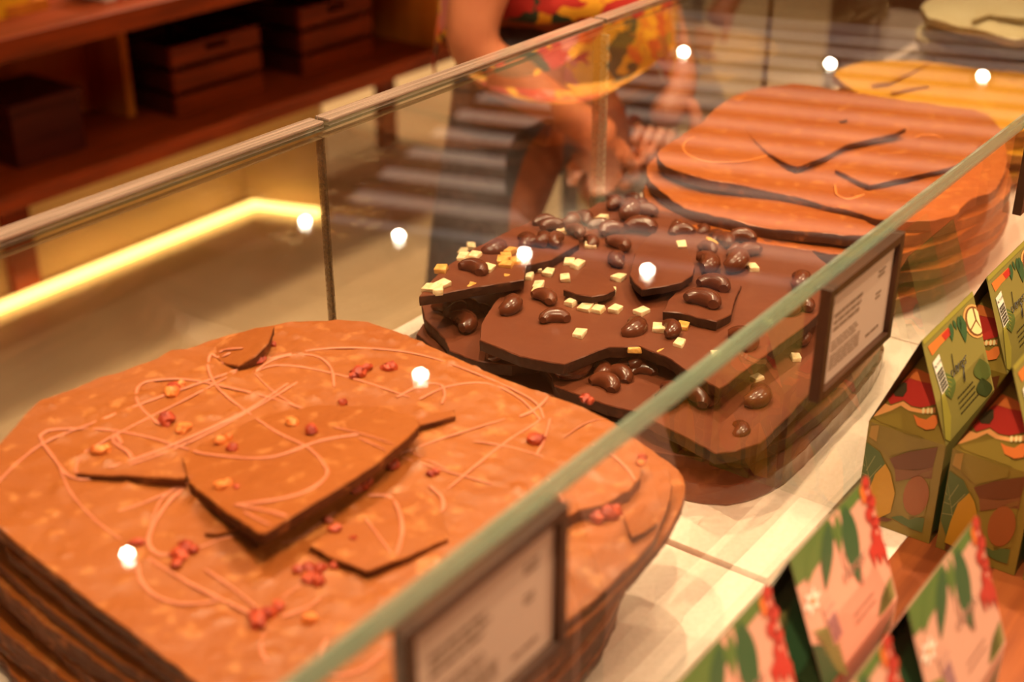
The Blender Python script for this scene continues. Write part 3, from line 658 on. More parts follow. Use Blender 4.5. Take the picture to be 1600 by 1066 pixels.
G3 = 'slabs of the reddish milk chocolate stack'
stack([(1.16, .42), (1.25, .37), (1.36, .355), (1.47, .40), (1.53, .47), (1.53, .62), (1.47, .70), (1.36, .725), (1.20, .715), (1.135, .64), (1.12, .55)], 7, 0, .096, MR, 80, G3, 'reddish milk chocolate slab in the stack behind the cashew stack, %s from the top', amp=.012)
H3 = lambda x, y: .109 + .012 * noise.noise(Vector((x * 5, y * 5, 4))) + .02 * max(0, y - .62)
TOP3 = [(1024, 245), (1034, 230), (1070, 208), (1100, 186), (1120, 168), (1150, 147), (1190, 136), (1250, 130), (1300, 138), (1400, 156), (1480, 166), (1535, 174), (1562, 195), (1572, 225), (1575, 262), (1552, 303), (1525, 308), (1503, 320), (1496, 335), (1442, 345), (1381, 344), (1337, 330), (1292, 322), (1230, 305), (1167, 290), (1085, 276), (1045, 262)]
o = sheet('chocolate_slab', pxpoly(TOP3, H3), H3, .011, MR, grid=.009, step=.004, jag=.0012, seed=91, rounds=1, wave=.0014)
tag(o, 'wide reddish milk chocolate slab with a cracked V shape, topmost behind the cashew stack', 'chocolate', G3); slab3 = o
DS3 = 'broken shards on the reddish milk slab'
s3a, H3a = shard([(1158, 196), (1175, 215), (1200, 238), (1232, 256), (1246, 260), (1290, 243), (1320, 226), (1360, 216), (1398, 208), (1416, 199), (1360, 196), (1315, 193), (1270, 172), (1215, 168)],
                 [((1240, 165), .0008), ((1246, 260), .0075), ((1400, 206), .0105)], H3, .0065, MR, 'wide V-shaped milk shard lifted in the middle of the reddish slab', DS3, 92)
s3b, H3b = shard([(1305, 264), (1330, 277), (1358, 288), (1415, 277), (1466, 265), (1500, 256), (1521, 246), (1535, 215), (1480, 205), (1400, 222), (1350, 240)],
                 [((1450, 205), .0005), ((1358, 288), .0065), ((1500, 256), .0055)], H3, .0055, MR, 'flat milk shard on the reddish slab crossed by the front glass edge', DS3, 93)
shard([(1292, 186), (1308, 190), (1325, 185), (1318, 181), (1300, 182)], [((1292, 186), .003), ((1325, 185), .004), ((1305, 180), .002)], H3, .004, MR, 'tiny dark-edged splinter above the V-shaped milk shard', DS3, 94)
bm = bmesh.new()
for pts in ([(1085, 215), (1072, 222), (1068, 235), (1085, 248), (1120, 255), (1170, 252), (1210, 240)], [(1260, 232), (1245, 222), (1252, 210), (1285, 200), (1310, 202)], [(1305, 290), (1308, 305), (1325, 312), (1350, 305)], [(1150, 160), (1165, 150)], [(1420, 235), (1432, 215), (1460, 212), (1480, 225)]):
    q = [on_surf((p.x, p.y), H3) + Vector((0, 0, .0008)) for p in spline([Vector((a, b, 0)) for a, b in pts], 6)]
    add_tube(bm, q, .0012, 6, .6)
child_at('orange_drizzle', bm, MT['orange_drizzle'], slab3)

GG = [MT['gold'], MT['gold_edge']]
G4 = 'slabs of the caramel coloured stack'
base4 = [(1.60, .425), (1.70, .40), (1.80, .41), (1.86, .45), (1.87, .58), (1.85, .66), (1.78, .705), (1.66, .705), (1.60, .68), (1.585, .55)]
stack(base4, 5, 0, .068, GG, 120, G4, 'amber caramel chocolate slab behind the reddish stack, %s from the top')
H4 = lambda x, y: .083 + .006 * noise.noise(Vector((x * 6, y * 6, 9)))
P4 = pxpoly([(1300, 119), (1309, 108), (1343, 97), (1400, 94), (1450, 96), (1520, 103)], H4) + [(1.85, .60), (1.87, .50), (1.82, .415), (1.70, .395), (1.62, .42), (1.585, .5), (1.60, .6)]
o = sheet('chocolate_slab', P4, H4, .0105, GG, grid=.012, step=.005, seed=131, rounds=1, wave=.001); tag(o, 'amber yellow caramel slab with thin cracks, topmost behind the reddish milk stack', 'chocolate', G4)
shard([(1362, 132), (1375, 122), (1410, 104), (1455, 97), (1425, 112), (1390, 128)], [((1362, 132), .004), ((1455, 97), .002), ((1410, 104), .001)], H4, .004, GG, 'long thin caramel shard at the rear left of the amber slab', 'shards on the amber slab', 132)
shard([(1392, 144), (1420, 138), (1452, 133), (1450, 126), (1415, 130), (1395, 138)], [((1392, 144), .004), ((1452, 133), .004), ((1420, 126), .001)], H4, .004, GG, 'small caramel shard lying nearest the reddish slab', 'shards on the amber slab', 133)
WW = [MT['white'], MT['white_edge']]
G5 = 'slabs of the white chocolate stack'
base5 = [(1.945, .44), (2.05, .41), (2.18, .42), (2.24, .50), (2.24, .64), (2.16, .71), (2.05, .715), (1.96, .69), (1.925, .60), (1.92, .50)]
stack(base5, 9, 0, .122, WW, 140, G5, 'white chocolate slab in the farthest stack, %s from the top', amp=.018, wave=.003)
H5 = lambda x, y: .137 + .01 * noise.noise(Vector((x * 5, y * 5, 2)))
P5 = pxpoly([(1443, 25), (1446, 8), (1465, -12), (1530, -14)], H5) + [(2.15, .62), (2.18, .50), (2.12, .43), (2.0, .43)] + pxpoly([(1600, 66), (1540, 48), (1480, 38)], H5)
o = sheet('chocolate_slab', P5, H5, .011, WW, grid=.014, step=.005, seed=151, rounds=1, wave=.0015); tag(o, 'cream white chocolate slab, topmost of the farthest stack', 'chocolate', G5)
shard([(1520, 30), (1545, 22), (1600, 28), (1620, 20), (1560, 8), (1525, 15)], [((1520, 30), .009), ((1610, 28), .009), ((1560, 8), .002)], H5, .008, WW, 'dark-edged white chocolate shard on the farthest stack', 'shards on the white slab', 152)

# ================================================================== FRAMED SIGNS ON THE FRONT GLASS
def make_sign(x0, x1, z0, z1, label, seed):
    y0, y1 = .2990, .3070
    r = tag(empty('framed_sign', ((x0 + x1) / 2, (y0 + y1) / 2, z0)), label, 'sign', 'framed price cards on the front glass'); L = r.location
    w = .0068; bm = bmesh.new()
    for lo, hi in (((x0, y0, z0), (x0 + w, y1, z1)), ((x1 - w, y0, z0), (x1, y1, z1)), ((x0 + w, y0, z0), (x1 - w, y1, z0 + w)), ((x0 + w, y0, z1 - w), (x1 - w, y1, z1))): add_box(bm, lo, hi, 0, .0006)
    add_box(bm, (x0 + w, y1 - .0012, z0 + w), (x1 - w, y1 - .0002, z1 - w))
    shift(bm, -L); tag(obj('frame', bm, MT['frame'], r), 'dark bronze frame')
    b = box((x0 + w, y1 - .0040, z0 + w), (x1 - w, y1 - .0013, z1 - w)); shift(b, -L); card = tag(obj('card', b, MT['card'], r), 'pale pinkish card')
    bm = bmesh.new(); rr = random.Random(seed); W, Hh = x1 - x0, z1 - z0
    def line(u0, u1, v, h):
        u = u0
        while u < u1:                                     # small print reads as rows of word-length strokes
            d = rr.uniform(.03, .09); e = min(u + d, u1)
            add_box(bm, (x0 + u * W, y1 - .0043, z0 + v * Hh), (x0 + e * W, y1 - .00405, z0 + (v + h) * Hh)); u = e + .014
    for v in (.66, .60, .54): line(.16, .52 + rr.uniform(-.04, .02), v, .030)
    for v in (.43, .395, .36): line(.16, .50 + rr.uniform(-.04, .02), v, .014)
    for v in (.31, .285, .26, .235, .21, .185): line(.16, .56, v, .010)
    shift(bm, -L); obj('printed_text', bm, MT['ink'], card); bm = bmesh.new()
    for v in (.74, .70): line(.74, .84, v, .022)
    for v in (.54, .50): line(.74, .81, v, .018)
    shift(bm, -L); obj('price_text', bm, MT['ink'], card); bm = bmesh.new()
    line(.66, .84, .19, .024)
    shift(bm, -L); obj('weight_text', bm, MT['ink'], card)
    return r
make_sign(.329, .451, .1455, 0.2335, 'dark framed card on the front glass before the near milk stack', 1)
make_sign(.749, .872, .1495, 0.2335, 'dark framed card on the front glass before the cashew stack', 2)
make_sign(1.166, 1.289, .1495, 0.2335, 'dark framed card cut by the right edge, before the reddish milk stack', 3)

# ================================================================== CARTONS ON THE WOODEN SHELF
BX, BY, ZC, ZR = .105, .060, .088, .166
A0 = Vector((.868, .2450, -.0102))                       # corner of the carton the artwork was traced from
GIN, GZ = .022, .150                                     # how far the folded gable leans in
def gable_pt(p):
    q = on_plane(p, A0, Vector((1, 0, 0))) - A0
    if q.z > ZC:
        n = Vector((-(GZ - ZC), 0, GIN)).normalized(); q = on_plane(p, A0 + Vector((0, 0, ZC)), n) - A0
        h = max(0, BY / 2 * (1 - (q.z - ZC) / (GZ - ZC)) - .0004); q.y = BY / 2 + min(max(q.y - BY / 2, -h), h)
        return q + n * .0005
    q.y = min(max(q.y, .0005), BY - .0005); q.z = max(q.z, .001)
    return q + Vector((-.0005, 0, 0))
RN = Vector((0, -(ZR - ZC), BY / 2)).normalized()
def roof_pt(p, off=.0005, base=A0):
    q = on_plane(p, base + Vector((0, 0, ZC)), RN) - base; q.x = min(max(q.x, .0004), BX - .0004)
    if q.z > ZR - .001: q.z = ZR - .001; q.y = BY / 2 * (q.z - ZC) / (ZR - ZC)
    return q + RN * off
def add_poly(bm, pts, mi):
    try:
        f = bm.faces.new([bm.verts.new(p) for p in pts]); f.material_index = mi; bmesh.ops.triangulate(bm, faces=[f])
    except ValueError: pass
def ell(cx, cy, rx, ry, a=0, n=18):
    return [(cx + rx * math.cos(t) * math.cos(a) - ry * math.sin(t) * math.sin(a), cy + rx * math.cos(t) * math.sin(a) + ry * math.sin(t) * math.cos(a)) for t in [2 * PI * k / n for k in range(n)]]
def carton_body(mats, sh=.0006):
    bm = bmesh.new(); V = lambda *a: bm.verts.new(a)
    b = [V(0, 0, 0), V(BX, 0, 0), V(BX, BY, 0), V(0, BY, 0)]; c = [V(0, 0, ZC), V(BX, 0, ZC), V(BX, BY, ZC), V(0, BY, ZC)]
    r = [V(0, BY / 2, ZR), V(BX, BY / 2, ZR)]; g = [V(GIN, BY / 2, GZ), V(BX - GIN, BY / 2, GZ)]
    F = lambda q, m: setattr(bm.faces.new(q), 'material_index', m)
    F(b, 0)
    for i in range(4): F((b[i], b[(i + 1) % 4], c[(i + 1) % 4], c[i]), 0 if i % 2 == 0 else 1)
    F((c[0], c[1], r[1], r[0]), 0); F((c[2], c[3], r[0], r[1]), 0)
    F((c[3], c[0], g[0]), 1); F((c[1], c[2], g[1]), 1)
    for gi, ri, c1, c2 in ((g[0], r[0], c[0], c[3]), (g[1], r[1], c[1], c[2])):
        F((c1, gi, ri), 2); F((c2, gi, ri), 2)  # fold triangles coloured dark for the shade inside the gable hollow
    return bm
def text_mesh(body, size, mi=0):
    cu = bpy.data.curves.new('t', 'FONT'); cu.body = body; cu.size = size; cu.align_x = 'CENTER'; cu.align_y = 'CENTER'; cu.resolution_u = 3
    o = bpy.data.objects.new('t', cu); COL.objects.link(o)
    me = bpy.data.meshes.new_from_object(o.evaluated_get(bpy.context.evaluated_depsgraph_get())); bpy.data.objects.remove(o)
    return me
def roof_frame(u, v):
    """u along the ridge, v up the slope, both in metres from the near lower corner of the front roof panel"""
    return Vector((u, v * (BY / 2) / math.hypot(BY / 2, ZR - ZC), ZC + v * (ZR - ZC) / math.hypot(BY / 2, ZR - ZC)))
def add_text(bm, body, size, c, ang, mi, off=.0007):
    me = text_mesh(body, size); ca, sa = math.cos(ang), math.sin(ang)
    vs = [bm.verts.new(roof_frame(c[0] + v.co.x * ca - v.co.y * sa, c[1] + v.co.x * sa + v.co.y * ca) + RN * off) for v in me.vertices]
    for p in me.polygons:
        try: bm.faces.new([vs[i] for i in p.vertices]).material_index = mi
        except ValueError: pass
    bpy.data.meshes.remove(me)
# the handwritten name in running script, as pen strokes on a unit line
PEN = [[(.16, .42), (.08, .44), (.03, .32), (.08, .22), (.16, .27), (.21, .42), (.27, .95)], [(.27, .95), (.22, .5), (.23, .26), (.28, .22)],
       [(.28, .30), (.36, .36), (.385, .44), (.35, .47), (.31, .38), (.33, .24), (.39, .22), (.43, .28)], [(.43, .44), (.44, .22)], [(.44, .30), (.50, .44), (.535, .40), (.535, .24), (.57, .22)],
       [(.70, .42), (.62, .43), (.59, .31), (.63, .22), (.69, .30), (.71, .44)], [(.71, .44), (.69, .0), (.64, -.28), (.59, -.22), (.64, -.04), (.76, .22)], [(.85, .43), (.79, .38), (.79, .26), (.85, .22), (.90, .30), (.88, .42), (.83, .42), (.98, .46)]]
def add_pen(bm, c, w, h, ang, r, mi):
    ca, sa = math.cos(ang), math.sin(ang)
    for s in PEN:
        q = []
        for p in spline([Vector((a, b, 0)) for a, b in s], 5):
            a, b = (p.x - .5) * w, (p.y - .3) * h; q.append(roof_frame(c[0] + a * ca - b * sa, c[1] + a * sa + b * ca) + RN * .0008)
        add_tube(bm, q, r, 5, .5, mi)
SL = math.hypot(BY / 2, ZR - ZC)
def nutri(bm, c, w, h, ang, k):
    """the white warning label with its magnifier box and two black boxes"""
    ca, sa = math.cos(ang), math.sin(ang)
    P = lambda a, b, o: roof_frame(c[0] + a * w * ca - b * h * sa, c[1] + a * w * sa + b * h * ca) + RN * o
    R = lambda a0, b0, a1, b1, o: [P(a0, b0, o), P(a1, b0, o), P(a1, b1, o), P(a0, b1, o)]
    add_poly(bm, R(-.5, -.5, .5, .5, .0007), k['white'])
    for b0, b1 in ((-.46, -.17), (-.14, .14)): add_poly(bm, R(-.42, b0, .42, b1, .0009), k['black'])
    for t, y, m, s in (('ALTO EM', .32, 'black', .22), ('AÇÚCAR', .055, 'white', .2), ('ADICIONADO', -.055, 'white', .14), ('GORDURA', -.26, 'white', .18), ('SATURADA', -.37, 'white', .17)):
        add_text(bm, t, w * s, (c[0] + (.06 if m == 'black' else 0) * w * ca - y * h * sa, c[1] + y * h * ca + (.06 if m == 'black' else 0) * w * sa), ang, k[m], .0011)
    ring = ell(-.36, .33, .07, .06 * w / h, 0, 12); add_poly(bm, [P(a, b, .0009) for a, b in ring], k['black'])
IK = list(INK.keys()); KI = {k: i for i, k in enumerate(IK)}; IM = [INK[k] for k in IK]

def leaf(bm, f, tip, root, wid, mi, vein=None, n=9, bend=0):
    a, b = Vector(root), Vector(tip); d = b - a; nn = Vector((-d.y, d.x)); L_ = []
    for s in (1, -1):
        for i in range(n + 1):
            t = i / n if s == 1 else 1 - i / n
            L_.append(a + d * t + nn * (s * wid * math.sin(PI * t ** .8) + bend * math.sin(PI * t)))
    add_poly(bm, [f((p.x, p.y)) for p in L_], mi)
    return a, d, nn
# --- green cartons with papaya, cashew and leaves
def green_carton():
    r = empty('green_carton', (0, 0, 0))
    cbd = obj('carton_body', carton_body([0]), [INK['olive'], INK['pod'], INK['seed']], r)  # dark seed ink doubles as shade on the gable folds
    bm = bmesh.new(); f = gable_pt
    add_poly(bm, [f(p) for p in [(1345, 700), (1352, 690), (1375, 706), (1392, 742), (1396, 778), (1374, 800), (1352, 792), (1338, 765), (1336, 735)]], KI['green'])
    for a, b in (((1346, 705), (1362, 770)), ((1352, 728), (1344, 722)), ((1356, 742), (1340, 736)), ((1360, 758), (1340, 754)), ((1354, 735), (1368, 712)), ((1358, 748), (1378, 726)), ((1361, 762), (1386, 742))):
        d = Vector(b) - Vector(a); n = Vector((-d.y, d.x)).normalized() * .55
        q = [f((a[0] + n.x, a[1] + n.y)), f((b[0] + n.x, b[1] + n.y)), f((b[0] - n.x, b[1] - n.y)), f((a[0] - n.x, a[1] - n.y))]; add_poly(bm, [p + Vector((-.0003, 0, 0)) for p in q], KI['vein'])
    o2 = Vector((-.0005, 0, 0))
    add_poly(bm, [f(p) + o2 for p in [(1384, 724), (1392, 738), (1399, 770), (1392, 800), (1372, 810), (1350, 800), (1358, 768), (1368, 740)]], KI['mustard'])
    add_poly(bm, [f(p) for p in [(1390, 716), (1420, 706), (1466, 698), (1458, 730), (1430, 734), (1398, 732)]], KI['brown'])
    add_poly(bm, [f(p) for p in [(1398, 732), (1430, 735), (1458, 730), (1456, 748), (1430, 746), (1400, 752)]], KI['bark'])
    add_poly(bm, [f(p) for p in [(1400, 800), (1402, 770), (1418, 752), (1440, 740), (1456, 734), (1450, 775), (1446, 806), (1420, 812)]], KI['pod'])
    add_poly(bm, [f(p) + o2 for p in ell(1432, 774, 20, 31, .16)], KI['tan'])
    add_poly(bm, [f(p) for p in [(1402, 806), (1420, 806), (1445, 810), (1441, 832), (1424, 826), (1392, 808)]], KI['green'])
    add_poly(bm, [f(p) for p in [(1352, 800), (1375, 806), (1395, 812), (1385, 815), (1350, 812)]], KI['brown'])
    for p0, p1, m in (((1350, 658), (1400, 676), 'pod'), ((1366, 664), (1440, 690), 'bark')):
        pass
    add_poly(bm, [f(p) for p in [(1376, 664), (1395, 670), (1420, 680), (1442, 687), (1438, 700), (1412, 706), (1392, 712), (1372, 694)]], KI['pod'])
    add_poly(bm, [f(p) for p in [(1362, 665), (1374, 664), (1370, 690), (1358, 682)]], KI['ochre'])
    # folded gable: cut fruit with its stone, pale rim, curled nut
    add_poly(bm, [f(p) for p in [(1380, 622), (1390, 600), (1404, 584), (1420, 574), (1440, 580), (1460, 592), (1464, 612), (1462, 632), (1440, 637), (1424, 634), (1412, 625), (1392, 632)]], KI['red'])
    add_poly(bm, [f(p) + o2 for p in [(1398, 588), (1414, 572), (1432, 574), (1452, 584), (1461, 592), (1461, 600), (1440, 596), (1420, 590), (1404, 600)]], KI['orange'])
    add_poly(bm, [f(p) + o2 * 1.6 for p in [(1391, 604), (1398, 598), (1412, 597), (1418, 598), (1418, 610), (1412, 619), (1400, 618), (1392, 612)]], KI['seed'])
    add_poly(bm, [f(p) for p in [(1376, 628), (1392, 634), (1412, 627), (1424, 636), (1442, 640), (1462, 636), (1462, 645), (1440, 646), (1420, 642), (1408, 634), (1392, 642), (1370, 650), (1362, 650)]], KI['peach'])
    add_poly(bm, [f(p) for p in [(1364, 652), (1392, 642), (1408, 636), (1426, 646), (1442, 660), (1444, 684), (1410, 672), (1376, 660)]], KI['pod'])
    nb = [(1428, 647), (1436, 652), (1448, 655), (1458, 648), (1465, 648), (1466, 660), (1461, 669), (1448, 671), (1434, 664)]
    add_poly(bm, [f(p) + o2 * 1.6 for p in nb], KI['orange'])
    for cx in (1444, 1451, 1457): add_poly(bm, [f(p) + o2 * 2 for p in ell(cx, 641, 2.4, 5, .1, 10)], KI['cream'])
    add_poly(bm, [f(p) + o2 for p in [(1428, 574), (1444, 562), (1456, 570), (1459, 588), (1445, 580)]], KI['pod'])
    # front roof panel
    g = roof_pt
    add_poly(bm, [g(p, .0004) for p in [(1449, 542), (1480, 512), (1484, 524), (1468, 540), (1456, 556)]], KI['orange'])
    add_poly(bm, [g(p, .0006) for p in [(1470, 524), (1481, 512), (1485, 522), (1476, 532)]], KI['red'])
    for tip, root in (((1487, 534), (1484, 505)), ((1508, 536), (1500, 492)), ((1500, 520), (1496, 494)), ((1494, 516), (1488, 500))): leaf(bm, lambda p: g(p, .0006), tip, root, .13, KI['leafdark'])
    add_poly(bm, [g(p, .0005) for p in ell(1522, 502, 17, 27, -.28)], KI['peach'])
    add_poly(bm, [g(p, .0007) for p in ell(1522, 502, 14.5, 24, -.28)], KI['bark'])
    add_poly(bm, [g(p, .0009) for p in ell(1522, 502, 12, 21, -.28)], KI['cream'])
    for b in ((1518, 480), (1514, 518), (1533, 514)):
        d = (Vector(b) - Vector((1523, 500))); n = Vector((-d.y, d.x)).normalized() * 1.0
        add_poly(bm, [g((p.x, p.y), .0011) for p in (Vector((1523, 500)) + n, Vector(b) + n, Vector(b) - n, Vector((1523, 500)) - n)], KI['bark'])
    leaf(bm, lambda p: g(p, .0006), (1486, 624), (1474, 582), .3, KI['green'])
    for k in range(5): leaf(bm, lambda p: g(p, .0008), (1488 - k, 592 + 7 * k), (1476 + k, 588 + 6 * k), .06, KI['lime'])
    leaf(bm, lambda p: g(p, .0006), (1530, 560), (1538, 595), .4, KI['green']); leaf(bm, lambda p: g(p, .0006), (1533, 590), (1540, 620), .4, KI['deep'])
    add_poly(bm, [g(p, .0006) for p in [(1469, 560), (1476, 618), (1485, 650), (1484, 690), (1470, 694), (1470, 620)]], KI['lime'])
    # yellow ridge rim and front wall pictures
    for a, b in ((.001, BX - .001),): add_poly(bm, [roof_frame(a, SL - .004) + RN * .0005, roof_frame(b, SL - .004) + RN * .0005, roof_frame(b, SL - .0002) + RN * .0005, roof_frame(a, SL - .0002) + RN * .0005], KI['lime'])
    fw = lambda x, z: Vector((x, -.0005, z))
    add_poly(bm, [fw(*p) for p in [(.002, .01), (.03, .0), (.06, .002), (.05, .05), (.02, .07), (.002, .05)]], KI['green'])
    add_poly(bm, [fw(*p) for p in [(.05, .002), (.10, .002), (.103, .06), (.08, .08), (.055, .05)]], KI['tan'])
    obj('artwork', bm, IM, cbd)
    bm = bmesh.new(); nutri(bm, (.0165, SL * .60), .0135, .027, .12, KI); obj('warning_label', bm, IM, cbd)
    bm = bmesh.new(); add_pen(bm, (.050, SL * .50), .034, .022, 0, .00042, 0)
    for k in range(4): 
        u = .036
        while u < .066 + .004 * (k % 2):
            w = .002 + .0025 * ((k * 7 + int(u * 900)) % 3) / 2; v = SL * (.26 - .05 * k)
            add_poly(bm, [roof_frame(u, v) + RN * .0006, roof_frame(u + w, v) + RN * .0006, roof_frame(u + w, v + .0012) + RN * .0006, roof_frame(u, v + .0012) + RN * .0006], 0); u += w + .001
    obj('lettering', bm, INK['black'], cbd)
    return r
# --- pink cartons with red heliconia and palm leaves
def pink_carton():
    r = empty('pink_carton', (0, 0, 0))
    cbd = obj('carton_body', carton_body([0]), [INK['pink'], INK['deep'], INK['fold_shade']], r)
    bm = bmesh.new()
    R = lambda p, o=.0006: roof_frame(p[0] * BX, p[1] * SL) + RN * o
    G = lambda p, o=.0006: (Vector((-o, p[0] * BY, p[1] * ZC)) if p[1] <= 1 else Vector(((p[1] - 1) * GIN - o, p[0] * BY + 0, ZC + (p[1] - 1) * (GZ - ZC))))
    W = lambda p, o=.0006: Vector((p[0] * BX, -o, p[1] * ZC))
    add_poly(bm, [R(p, .0004) for p in [(0, .80), (0, 1), (1, 1), (1, .92), (.72, .90), (.45, .82), (.2, .78)]], KI['leaf'])
    leaf(bm, R, (.62, .38), (.66, .98), .16, KI['leafdark']); leaf(bm, R, (.26, .58), (.46, .98), .16, KI['leafdark']); leaf(bm, R, (.50, .70), (.56, .98), .14, KI['leaf'])
    leaf(bm, R, (.10, .74), (.30, .97), .2, KI['leaf'])
    add_poly(bm, [R(p, .0005) for p in [(.47, .99), (.52, .86), (.50, .62), (.55, .48), (.58, .62), (.60, .9), (.60, .99)]], KI['pink'])
    for x, y, s in ((.955, .97, .055), (.93, .89, .07), (.965, .81, .06), (.92, .74, .07), (.95, .66, .06), (.93, .57, .075)): add_poly(bm, [R(p, .0008) for p in ell(x, y, s * .8, s, .5, 10)], KI['scarlet'])
    add_poly(bm, [R(p, .0009) for p in [(.80, .52), (.95, .60), (1.0, .42), (.985, .26), (.95, .40), (.90, .34), (.87, .46), (.83, .36)]], KI['scarlet'])
    for x, y in ((.94, .90), (.95, .72), (.94, .58)): add_poly(bm, [R(p, .0011) for p in ell(x, y, .014, .02, 0, 8)], KI['pink'])
    add_poly(bm, [R(p, .001) for p in [(.86, .96), (.90, 1), (.91, .88), (.87, .84)]], KI['orange'])
    for k in range(6):
        a = 2 * PI * k / 6; leaf(bm, lambda p: R(p, .0009), (.10 + .10 * math.cos(a), .62 + .09 * math.sin(a)), (.10, .62), .22, KI['white'])
    add_poly(bm, [R(p, .0012) for p in ell(.10, .62, .026, .026, 0, 10)], KI['orange'])
    for k in range(9):
        y = .44 - k * .045; leaf(bm, R, (.02 + .015 * k, y), (.27, y - .16), .07, KI['palm']); leaf(bm, R, (1.0, .2 - k * .02), (.80 - .01 * k, .02 - .01 * k + .1), .06, KI['palm'])
    add_poly(bm, [R(p, .0005) for p in [(0, 0), (0, .36), (.08, .3), (.2, .1), (.24, 0)]], KI['leafdark'])
    for k in range(7): leaf(bm, W, (.03 + .02 * k, .95 - .12 * k), (.34, .72 - .12 * k), .08, KI['palm']); leaf(bm, W, (.98, .9 - .12 * k), (.68, .7 - .12 * k), .08, KI['leaf'])
    for k in range(6): leaf(bm, G, (.5 + (.42 if k % 2 else -.42), 1.0 - .14 * k), (.5, .75 - .12 * k), .14, KI['leaf' if k % 3 else 'leafdark'])
    leaf(bm, G, (.5, 1.75), (.3, 1.02), .2, KI['leafdark']); leaf(bm, G, (.52, 1.6), (.68, 1.02), .16, KI['palm'])
    for a, b in ((.2, .12), (.34, .3), (.6, .2)): add_poly(bm, [G(p, .0009) for p in ell(a, b, .1, .06, .4, 10)], KI['scarlet'])
    obj('artwork', bm, IM, cbd)
    bm = bmesh.new(); nutri(bm, (.026, SL * .36), .0125, .026, .1, KI | {'white': KI['pink'], 'black': KI['purple']}); obj('warning_label', bm, IM, cbd)
    bm = bmesh.new(); add_pen(bm, (.064, SL * .52), .032, .022, 0, .00045, 0)
    for k in range(2):
        v = SL * (.22 - .06 * k); add_poly(bm, [roof_frame(.05, v) + RN * .0006, roof_frame(.078, v) + RN * .0006, roof_frame(.078, v + .001) + RN * .0006, roof_frame(.05, v + .001) + RN * .0006], 0)
    obj('lettering', bm, INK['text'], cbd)
    return r
gsrc = None
for x, y, lab in ((.868, .2450, 'green fruit-print carton nearest the stone ledge, front of its row'), (.867, .1795, 'green fruit-print carton second from the stone ledge, right of another'), (.866, .113, 'green fruit-print carton at the right edge, only its side showing'),
                  (1.004, .2450, 'green fruit-print carton behind the one nearest the stone ledge'), (1.002, .18, 'green fruit-print carton farther back at the right picture edge')):
    r = gsrc = green_carton() if gsrc is None else gsrc
    if len(r.children) and 'label' in r: r = copy_tree(gsrc)
    r.location = (x, y, -.0102); tag(r, lab, 'carton', 'green printed cartons on the shelf')
psrc = None
for x, y, lab in ((.572, .2045, 'blurred pink heliconia carton tallest in view beside the stone ledge'), (.570, .1365, 'blurred pink heliconia carton in front of the green cartons, right of another pink one'), (.441, .2035, 'blurred pink heliconia carton at bottom, nearest the stone ledge'),
                  (.441, .1365, 'blurred pink heliconia carton at bottom between the three others'), (.441, .068, 'blurred pink heliconia carton at the bottom right corner')):
    if psrc is None: r = psrc = pink_carton()
    else: r = copy_tree(psrc)
    r.location = (x, y, -.0102); tag(r, lab, 'carton', 'pink printed cartons on the shelf')

# ================================================================== SHELVING, CRATES AND WALL BEHIND
sf = tag(empty('shelving_unit', (1.8, 2.6, FLZ)), 'long low wooden shelving unit on legs along the rear wall', 'shelf'); SL_ = sf.location
def part(name, lo, hi, m, par, bev=0, lab=None):
    b = box(lo, hi, bev); shift(b, -par.location); o = obj(name, b, m, par)
    if lab: tag(o, lab)
    return o
YF = 2.35
part('lower_board', (-.4, YF, -.43), (3.34, 2.94, -.395), MT['wood_shelf'], sf, .003)
part('upper_board', (-.4, YF - .03, -.118), (3.34, 2.94, -.072), MT['wood_shelf'], sf, .003)
part('back_panel', (-.4, 2.925, -.395), (3.34, 2.94, -.118), MT['wood_shelf'], sf)
for x in (1.94, 2.86, .6): part('divider', (x, YF + .22 if x < 2.5 else YF + .02, -.395), (x + .022, 2.925, -.118), MT['wood_light'], sf)
part('back_board', (1.2, 2.70, -.395), (1.94, 2.925, -.118), MT['wood_light'], sf, 0, 'wooden back board coloured as if lit')
for x in (1.772, 3.20, .3):
    for y in (2.905,): part('leg', (x, y, FLZ), (x + .075, y + .03, -.43), MT['wood_shelf'], sf)
st('wall_toe', box((.2, 2.955, FLZ), (2.66, 3.0, -.432)), MT['wall'])
v0, v1 = Vector((2.615, 2.95, 0)), Vector((2.70, 2.70, 0)); d = (v1 - v0).normalized(); n = Vector((-d.y, d.x, 0))
bm = bmesh.new(); vs = [bm.verts.new(p + Vector((0, 0, z))) for z in (FLZ, -.432) for p in (v0, v1, v1 + n * .03, v0 + n * .03)]
for q in ((0, 1, 2, 3), (4, 5, 6, 7), (0, 1, 5, 4), (1, 2, 6, 5), (2, 3, 7, 6), (3, 0, 4, 7)): bm.faces.new([vs[i] for i in q])
st('wall_return', bm, MT['wall'])
bm = bmesh.new(); add_tube(bm, [Vector((.3, 2.868, FLZ + .014)), Vector((2.575, 2.868, FLZ + .014)), v1 + n * -.05 + Vector((-.012, -.02, FLZ + .014))], .014, 10)
tag(obj('led_strip', bm, MT['led'], smooth=True), 'glowing warm light strip along the wall foot under the shelving', 'light')
